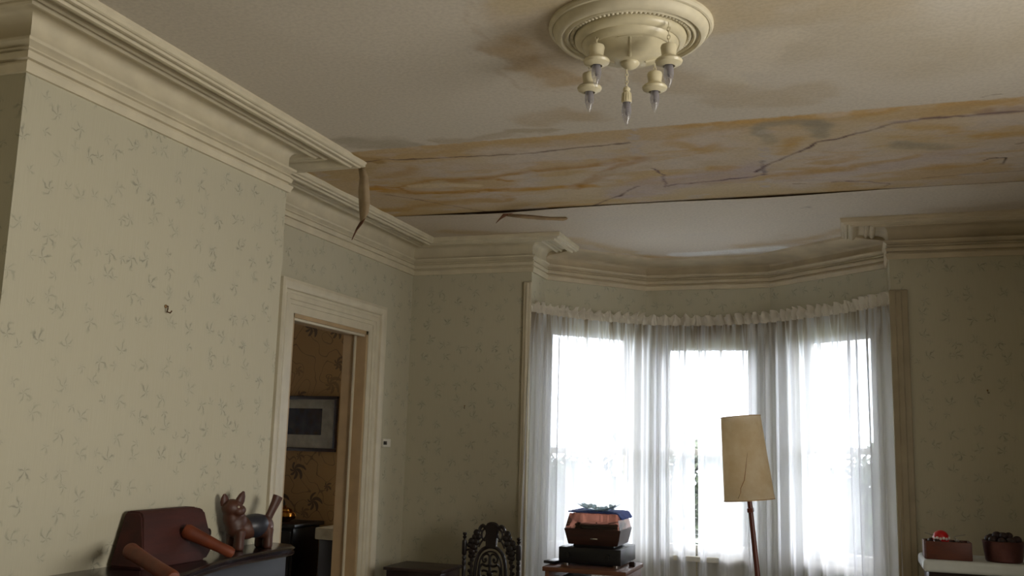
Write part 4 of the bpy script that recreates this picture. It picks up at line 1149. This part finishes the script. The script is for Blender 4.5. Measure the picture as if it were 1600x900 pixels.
m.build('shade_carrier', CHROME, lamp)

# ------------------------------------------------------------------ stereo stand and what stands on it
SX0, SX1, SY0, SY1 = -1.785, -1.265, 5.80, 6.33
SZ = CAM_Z - .745
stn = empty('stereo_stand', ((SX0 + SX1) / 2, (SY0 + SY1) / 2, 0), 'open teak record stand under the record player by the bay', 'stand')
m = MB(); m.box(((SX0 + SX1) / 2, (SY0 + SY1) / 2, SZ - .014), (SX1 - SX0, SY1 - SY0, .028), bev=.004); m.build('top', MIDWOOD, stn)
for x_ in (SX0 + .025, SX1 - .025):
    m = MB(); m.box((x_, (SY0 + SY1) / 2, (SZ - .028) / 2), (.024, SY1 - SY0 - .03, SZ - .028), bev=.002); m.build('side_panel', MIDWOOD, stn)
for z_ in (.06, .42, .62):
    m = MB(); m.box(((SX0 + SX1) / 2, (SY0 + SY1) / 2, z_), (SX1 - SX0 - .076, SY1 - SY0 - .04, .02), bev=.002); m.build('shelf', MIDWOOD, stn)
m = MB(); m.box((SX0 + .15, 6.02, .71), (.13, .32, .158), bev=.004); tag(m.build('paper_stack', mat('paper_white', srgb(150, 146, 140), .9)), 'pale stack of papers on the upper shelf of the record stand', 'papers')
rc = empty('stereo_receiver', (-1.53, 6.13, SZ), 'black box-shaped stereo receiver on the teak stand beneath the record player', 'receiver')
RX0, RX1, RY0, RY1, RZ1 = -1.72, -1.325, 5.93, 6.36, CAM_Z - .635
m = MB(); m.box(((RX0 + RX1) / 2, (RY0 + RY1) / 2, (SZ + .014 + RZ1) / 2), (RX1 - RX0, RY1 - RY0, RZ1 - SZ - .014), bev=.004); m.build('casing', mat('receiver_black', srgb(14, 14, 18), .35, var=.1), rc)
for x_ in (RX0 + .04, RX1 - .04):
    for y_ in (RY0 + .04, RY1 - .04):
        m = MB(); m.lathe([(0, 0), (.02, 0), (.021, .012), (.018, .016), (0, .016)], (x_, y_, SZ), 18); m.build('foot', CHROME, rc)
for x_ in (RX0 + .06, RX1 - .08):
    m = MB(); m.lathe([(0, 0), (.014, 0), (.013, .014), (0, .015)], (x_, RY0, (SZ + RZ1) / 2 + .01), 18, Matrix.Rotation(PI / 2, 3, 'X')); m.build('knob', BLACK, rc)
tt = empty('record_player', (-1.53, 6.13, RZ1), 'brown wooden record player under a smoked amber lid on the black receiver', 'record player')
def pyr(m, x0, x1, y0, y1, z0, ins0, z1, ins1):
    v = [m.bm.verts.new(p) for p in ((x0 + ins0, y0 + ins0, z0), (x1 - ins0, y0 + ins0, z0), (x1 - ins0, y1 - ins0, z0), (x0 + ins0, y1 - ins0, z0), (x0 + ins1, y0 + ins1, z1), (x1 - ins1, y0 + ins1, z1), (x1 - ins1, y1 - ins1, z1), (x0 + ins1, y1 - ins1, z1))]
    for f in ((0, 3, 2, 1), (0, 1, 5, 4), (1, 2, 6, 5), (2, 3, 7, 6), (3, 0, 4, 7)): m.bm.faces.new([v[i] for i in f])
    m.bm.faces.new((v[4], v[5], v[6], v[7]))
TX0, TX1, TY0, TY1 = -1.70, -1.345, 5.99, 6.33
TZ0 = RZ1 + .012; TZ1 = TZ0 + .098; TZ2 = TZ1 + .092
m = MB(); pyr(m, TX0 - .004, TX1 + .004, TY0 - .004, TY1 + .004, TZ0, .022, TZ1, 0); bmesh.ops.bevel(m.bm, geom=list(m.bm.edges), offset=.003, segments=2, affect='EDGES'); m.build('plinth', mat('player_walnut', srgb(54, 27, 18), .4, var=.2, scale=5, stretch=(1, 6, 8)), tt)
m = MB(); m.box(((TX0 + TX1) / 2, (TY0 + TY1) / 2, TZ0 - .004), (.26, .26, .016)); m.build('plinth_base', BLACK, tt)
m = MB()
pyr(m, TX0, TX1, TY0, TY1, TZ1 + .001, .002, TZ2, .024); m.build('dust_cover', glassy('smoked_amber', (.44, .27, .22, 1), gloss=.03, body=(.20, .11, .08, 1), bodyfac=.03), tt, smooth=False)
m = MB(); m.lathe([(0, 0), (.135, 0), (.138, .004), (.138, .014), (.13, .018), (.05, .0185), (.048, .019), (.006, .019), (.004, .026), (0, .027)], (-1.54, 6.17, TZ1 + .004), 48); m.build('platter', BLACK, tt)
m = MB(); m.lathe([(0, 0), (.026, 0), (.026, .03), (.012, .034), (.012, .045), (0, .045)], (-1.39, 6.27, TZ1 + .001), 20); m.tube([(-1.39, 6.30, TZ1 + .042), (-1.39, 6.24, TZ1 + .042), (-1.40, 6.12, TZ1 + .040), (-1.44, 6.08, TZ1 + .032)], .004, 8); m.build('tonearm', CHROME, tt)
m = MB(); m.box((-1.62, 6.04, TZ1 + .018), (.016, .016, .035), bev=.002); m.build('lamp_post', BLACK, tt)
m = MB(); m.box((-1.51, TY0 - .001, TZ0 + .040), (.045, .002, .008), rot=Matrix.Rotation(.18, 3, 'X'), bev=.0005); m.build('name_plate', CHROME, tt)
# blue cloth
n = 26; V = []; Fc = []
cx0, cx1, cy0, cy1 = TX0 + .018, TX1 + .012, TY0 + .012, TY1 - .01
for j in range(n):
    for i in range(n):
        x_ = cx0 + (cx1 - cx0) * i / (n - 1); y_ = cy0 + (cy1 - cy0) * j / (n - 1)
        z_ = TZ2 + .006 + .002 * math.sin(i * 1.1) * math.sin(j * .8) + .0015 * math.sin(i * 2.3 + j)
        ovx = x_ - (TX1 - .024)
        if ovx > 0: z_ -= ovx * 1.1 - .003; x_ -= ovx * .25
        V.append((x_, y_ + .004 * math.sin(i * .9), z_))
for j in range(n - 1):
    for i in range(n - 1): Fc.append((j * n + i, j * n + i + 1, (j + 1) * n + i + 1, (j + 1) * n + i))
cl = rawmesh('folded_cloth', V, Fc, BLUE, smooth=True, angle=180); tag(cl, 'deep blue cloth spread over the lid of the record player', 'cloth')
s = cl.modifiers.new('thickness', 'SOLIDIFY'); s.thickness = .006; s.offset = 1
# glass dish
dg = empty('glass_dish', (-1.52, 6.12, TZ2 + .012), 'shallow clear glass dish with upturned ends on the blue cloth', 'dish')
n = 20; V = []; Fc = []
for j in range(10):
    for i in range(n + 1):
        s_ = -1 + 2 * i / n; t_ = -1 + 2 * j / 9
        V.append((-1.515 + .125 * s_, 6.13 + .075 * t_, TZ2 + .0145 + .034 * abs(s_) ** 2.2 + .008 * t_ * t_))
for j in range(9):
    for i in range(n): q = j * (n + 1) + i; Fc.append((q, q + 1, q + n + 2, q + n + 1))
o = rawmesh('plate', V, Fc, glassy('dish_glass', (.62, .78, .82, 1), gloss=.2, body=(.7, .8, .85, 1), bodyfac=.35), dg, smooth=True, angle=180); s = o.modifiers.new('thickness', 'SOLIDIFY'); s.thickness = .004; s.offset = 1
CHUNK = glassy('pale_glass_chunk', (.62, .76, .8, 1), gloss=.15, rough=.1, body=(.85, .92, .95, 1), bodyfac=.55)
rg = random.Random(9)
for k in range(7):
    cx_ = -1.60 + .165 * k / 6 + rg.uniform(-.008, .008); cy_ = 6.12 + rg.uniform(-.03, .03); m = MB()
    zc_ = TZ2 + .026 + .034 * abs((cx_ + 1.515) / .125) ** 2.2 + (.012 if k in (1, 2) else 0)
    m.ball((cx_, cy_, zc_), .017, 8, sc=(1.25, 1, .75), rot=Euler((rg.uniform(-.5, .5), rg.uniform(-.6, .6), rg.uniform(0, 3))).to_matrix())
    for v in m.bm.verts: v.co += Vector((rg.uniform(-1, 1), rg.uniform(-1, 1), rg.uniform(-1, 1))) * .0022
    tag(m.build('glass_chunk', CHUNK), ('left end', 'left-hand, topmost', 'left of centre, topmost', 'middle', 'right of centre', 'right-hand', 'right end')[k] + ' pale blue-green piece in the glass dish on the record player', 'glass piece', 'pieces in the glass dish')
m = MB(); m.box((-1.765, 6.0, SZ + .012), (.075, .16, .018), rz=-.2, bev=.004); tag(m.build('remote_control', BLACK), 'flat black remote lying at the left end of the record stand', 'remote control')
m = MB(); m.box((-1.285, 6.08, SZ + .014), (.036, .036, .028), bev=.004); m.box((-1.285, 6.08, SZ + .0295), (.026, .026, .003), bev=.001); tag(m.build('small_box', DARKWOOD), 'tiny dark wooden cube at the right end of the record stand', 'box')

# ------------------------------------------------------------------ dark box (loudspeaker cabinet) by the corner
bx_ = empty('storage_box', (-2.79, 6.2, 0), 'low dark brown wooden box standing near the corner left of the carved chair', 'box')
m = MB(); m.box((-2.765, 6.23, .38), (.40, .34, .70), bev=.006); m.build('carcass', DARKWOOD, bx_)
m = MB(); m.box((-2.765, 6.225, .738), (.43, .37, .022), bev=.005); m.build('lid', mat('box_lid', srgb(42, 26, 20), .45, var=.15, scale=6, stretch=(1, 6, 1)), bx_)
m = MB(); m.box((-2.765, 6.23, .018), (.36, .30, .035)); m.build('plinth', BLACK, bx_)

# ------------------------------------------------------------------ carved chair
CHY = 6.33
ct = at(768.5, 817, 1, CHY); SCL = .00467 / 9
chr_ = empty('carved_chair', (ct.x, CHY, 0), 'high-backed dark carved wooden chair with pierced scrollwork against the papered wall', 'chair')
def cpnt(cx_, cy_, dy=0): return Vector((ct.x + (cx_ - 615) * SCL, CHY + dy, ct.z + (152 - cy_) * SCL))
CW_ = mat('carved_black_oak', srgb(24, 11, 10), .4, var=.3, scale=30, coat=.1)
for cx_, ytop in ((238, 290), (996, 318)):
    m = MB(); k9 = SCL; b0 = cpnt(cx_, ytop)
    rel = [(0, 0), (24, 4), (30, 20), (22, 36), (14, 44), (28, 56), (24, 72), (12, 86), (14, 96), (30, 104), (33, 120), (33, 275), (28, 288), (18, 296), (26, 312), (28, 335), (18, 350), (26, 365), (28, 400), (20, 425), (27, 440), (24, 520), (20, 600), (27, 640), (20, 660), (28, 700), (28, 1000)]
    zend = 0.42; pr_ = [(r_ * k9, -y_ * k9) for r_, y_ in rel if b0.z - y_ * k9 > zend] + [(28 * k9, -(b0.z - zend))]
    m.lathe(pr_, b0, 16); m.build('back_post', CW_, chr_)
m = MB()
D_ = .030
def slab(poly, th=D_, dy=0): m.prism([cpnt(x_, y_, dy - th / 2) for x_, y_ in poly], (0, th, 0))
def stroke(pts, r_, fl_=1.0):
    P = [cpnt(x_, y_) for x_, y_ in pts]
    # smooth the polyline (Catmull-Rom)
    Q = []
    for i in range(len(P) - 1):
        p0, p1, p2, p3 = P[max(i - 1, 0)], P[i], P[i + 1], P[min(i + 2, len(P) - 1)]
        for t_ in (0, .25, .5, .75): Q.append(.5 * ((2 * p1) + (p2 - p0) * t_ + (2 * p0 - 5 * p1 + 4 * p2 - p3) * t_ ** 2 + (-p0 + 3 * p1 - 3 * p2 + p3) * t_ ** 3))
    Q.append(P[-1]); m.tube(Q, r_ * SCL, 8, up=(0, 1, 0))
def bead(x_, y_, r_, sy=.8): m.ball(cpnt(x_, y_), r_ * SCL, 10, sc=(1, sy, 1))
# shell cresting
slab([(540, 205), (548, 180), (575, 160), (615, 150), (660, 156), (690, 170), (712, 195), (716, 215), (700, 240), (690, 275), (700, 320), (690, 400), (690, 470), (545, 470), (545, 400), (535, 330), (548, 280), (535, 235)])
stroke([(545, 205), (560, 172), (615, 153), (680, 165), (712, 203)], 14)
for k in range(5): bead(575 + k * 22, 195 - 14 * math.sin(PI * k / 4), 13)
for sg in (1, -1):
    X_ = lambda v: 622 + sg * (v - 622)
    stroke([(X_(540), 215), (X_(515), 205), (X_(492), 192), (X_(470), 205), (X_(450), 235), (X_(452), 275)], 24)
    stroke([(X_(530), 225), (X_(500), 245), (X_(480), 280), (X_(478), 330), (X_(500), 370), (X_(530), 385)], 14)
    stroke([(X_(535), 240), (X_(545), 290), (X_(530), 340), (X_(500), 375), (X_(470), 410), (X_(440), 470)], 13)
    for (x_, y_, r_) in ((405, 290, 46), (380, 345, 40), (430, 340, 44), (335, 400, 44), (400, 410, 50), (310, 450, 38), (370, 470, 55), (345, 530, 50), (400, 520, 30), (330, 590, 36), (370, 580, 34), (350, 640, 30), (318, 690, 26), (345, 720, 26), (315, 780, 24), (340, 810, 26), (312, 860, 26), (340, 890, 26), (315, 940, 26), (340, 990, 26)):
        bead(X_(x_), y_, r_, .55)
    stroke([(X_(350), 620), (X_(342), 720), (X_(345), 820), (X_(340), 1000)], 16)
    stroke([(X_(265), 520), (X_(300), 510), (X_(340), 500)], 14)
# arch of the panel
stroke([(385, 1050), (390, 900), (398, 760), (410, 660), (440, 570), (490, 505), (555, 468), (615, 458), (680, 468), (740, 505), (785, 565), (812, 660), (822, 760), (828, 900), (832, 1050)], 24)
stroke([(430, 1050), (436, 900), (445, 760), (462, 650), (500, 570), (560, 530), (615, 520), (675, 532), (722, 575), (755, 650), (770, 760), (778, 900), (782, 1050)], 11)
# inner scrolls
for sg in (1, -1):
    X_ = lambda v: 603 + sg * (v - 603)
    stroke([(X_(603), 600), (X_(575), 555), (X_(530), 560), (X_(498), 600), (X_(505), 645), (X_(535), 655), (X_(555), 630), (X_(545), 605)], 14)
    stroke([(X_(600), 690), (X_(560), 705), (X_(520), 695), (X_(490), 680)], 17)
    stroke([(X_(490), 685), (X_(462), 730), (X_(458), 790), (X_(475), 850), (X_(510), 870), (X_(535), 850), (X_(530), 825)], 15)
    stroke([(X_(600), 800), (X_(560), 770), (X_(520), 765), (X_(495), 775)], 15)
    stroke([(X_(600), 880), (X_(570), 930), (X_(530), 960), (X_(490), 1000)], 16)
    bead(X_(543), 622, 20); bead(X_(520), 842, 24)
stroke([(603, 560), (600, 650), (603, 760), (600, 900), (603, 1050)], 20)
for (x_, y_, r_) in ((603, 690, 30), (603, 800, 42), (603, 860, 36), (603, 930, 30)): bead(x_, y_, r_)
m.build('carved_back', CW_, chr_)
sz_ = .45
m = MB(); m.box((ct.x, CHY - .21, sz_ - .03), (.40, .40, .06), bev=.012); m.build('seat', CW_, chr_)
m = MB(); m.box((ct.x, CHY - .01, .56), (.38, .03, .06), bev=.006); m.build('back_rail', CW_, chr_)
for sx in (-1, 1):
    for dy in (0, -.38):
        m = MB(); m.lathe([(0, 0), (.022, 0), (.024, .05), (.014, .07), (.022, .12), (.016, .2), (.024, .26), (.016, .3), (.024, .34), (.024, .40)], (ct.x + sx * .18, CHY + dy, 0), 16); m.build('leg', CW_, chr_)

# ------------------------------------------------------------------ right: white-topped cabinet, wooden box, copper pan
TH = CAM_Z - .585
cb = empty('white_topped_cabinet', (.95, 6.2, 0), 'dark cabinet with a thick rounded white top against the wall right of the bay', 'cabinet')
ENAMEL = mat('white_enamel', srgb(206, 212, 210), .25, var=.03)
m = MB(); m.box((1.02, 6.205, TH - .035), (1.28, .42, .07), bev=.022, seg=4, rz=-.0); o = m.build('top', ENAMEL, cb)
m = MB(); m.box((1.02, 6.22, (TH - .07) / 2), (1.22, .36, TH - .07), bev=.006); m.build('body', DARKWOOD, cb)
for sx in (-.3, .3):
    m = MB(); m.box((1.02 + sx, 6.035, .5), (.56, .02, .84), bev=.005); dd = m.build('door', DARKWOOD, cb)
    m = MB(); m.ball((1.02 + sx * .2, 6.018, .55), .014); m.build('knob', BRASS, dd)
wb_ = empty('wooden_tray_box', (.50, 6.12, TH), 'open reddish-brown wooden box on the left end of the white cabinet top', 'box')
BX = mat('redbrown_box', srgb(92, 42, 22), .5, var=.15, scale=8, stretch=(1, 1, 4))
bw, bd_, bh = .235, .16, .098
for (cx_, cy_, sx, sy) in ((0, -bd_ / 2, bw, .012), (0, bd_ / 2, bw, .012), (-bw / 2, 0, .012, bd_ - .012), (bw / 2, 0, .012, bd_ - .012)):
    m = MB(); m.box((.515 + cx_, 6.10 + cy_, TH + bh / 2), (sx, sy, bh), bev=.003); m.build('side_board', BX, wb_)
m = MB(); m.box((.515, 6.10, TH + .006), (bw - .012, bd_ - .012, .01)); m.build('bottom', BX, wb_)
rd = empty('red_ornament', (.50, 6.10, TH + .06), 'round red ornament with white spots in the reddish wooden box', 'ornament')
m = MB(); m.ball((.485, 6.09, TH + .112), .044, 18); m.build('ball', mat('ornament_red', srgb(190, 24, 30), .3, var=.15), rd)
ORW = mat('ornament_white', srgb(224, 216, 210), .4)
for a_, h_ in ((-2.5, -.05), (-2.1, .05), (-1.7, -.02), (-1.3, .04), (-.9, -.05), (-.4, .05)):
    m = MB(); m.ball((.485 + .041 * math.cos(a_) * math.cos(h_), 6.09 + .041 * math.sin(a_) * math.cos(h_), TH + .112 + .043 * math.sin(h_)), .009, 8); m.build('spot', ORW, rd)
DRK = mat('dried_dark', srgb(46, 26, 24), .6, var=.3, scale=30, bump=.4)
for k, (dx_, dy_) in enumerate(((-.085, .0), (-.055, -.04), (.035, .02), (.075, -.01), (-.02, .05))):
    m = MB(); m.ball((.515 + dx_ * .92, 6.10 + dy_, TH + bh - .004 - (.012 if k > 1 else 0)), .022, 10, sc=(1, 1, .8)); tag(m.build('dried_seed_pod', DRK), ('dark round pod at the left end of the wooden box', 'dark round pod in front left of the red ornament', 'dark round pod right of the red ornament in the wooden box', 'dark round pod at the right end of the wooden box', 'dark round pod behind the red ornament in the wooden box')[k], 'seed pod', 'pods in the wooden box')
for (x0_, s_) in ((-.075, -1), (.06, 1)):
    m = MB(); m.tube([(.515 + x0_ + s_ * .010 * t_ * math.cos(t_ * 1.5), 6.09, TH + .094 + .011 * t_) for t_ in np.linspace(0, 4, 12)], .003, 6); m.ball((.515 + x0_ - .012 * s_, 6.085, TH + .104), .009, 8)
    tag(m.build('wire_curl', mat('curl_grey_%d' % (s_ + 1), srgb(150, 146, 136), .4)), 'small pale curl with a bead sticking out of the ' + ('left' if s_ < 0 else 'right') + ' part of the wooden box', 'decoration')
pn = empty('copper_pan', (.80, 6.11, TH), 'copper saucepan with long handle filled with dark round nuts on the white cabinet top', 'pan')
PXc, PYc = .805, 6.11
m = MB(); m.lathe([(0, 0), (.088, 0), (.094, .006), (.100, .05), (.106, .108), (.109, .112), (.106, .114), (.102, .110), (.096, .05), (.090, .010), (0, .008)], (PXc, PYc, TH), 48); m.build('pan_body', COPPER, pn)
m = MB(); m.tube([(PXc + .10, PYc, TH + .085), (PXc + .15, PYc - .01, TH + .100), (PXc + .22, PYc - .02, TH + .115), (PXc + .34, PYc - .03, TH + .135)], [.007, .006, .007, .009], 10, flat=.6); m.build('handle', mat('iron', srgb(40, 34, 34), .5, .5), pn)
rg = random.Random(4)
k = 0
for ring, nn_ in ((.072, 9), (.030, 4)):
    for i in range(nn_):
        a_ = 2 * PI * i / nn_ + (.3 if ring > .05 else 0); m = MB(); m.ball((PXc + ring * math.cos(a_), PYc + ring * math.sin(a_), TH + (.118 if ring > .05 else .137) + rg.uniform(-.004, .006)), rg.uniform(.021, .026), 10, sc=(1, 1, .9)); k += 1
        tag(m.build('dark_nut', DRK), ('dark round nut ' + (('at the right rim', 'at the back right rim', 'at the back rim', 'at the back left rim', 'at the left rim', 'at the front left rim', 'at the front rim', 'at the front right rim', 'at the right rim just before the handle')[i] if nn_ == 9 else ('on top right', 'on top at the back', 'on top left', 'on top in front')[i]) + ' of the copper saucepan'), 'nut', 'nuts in the copper pan')
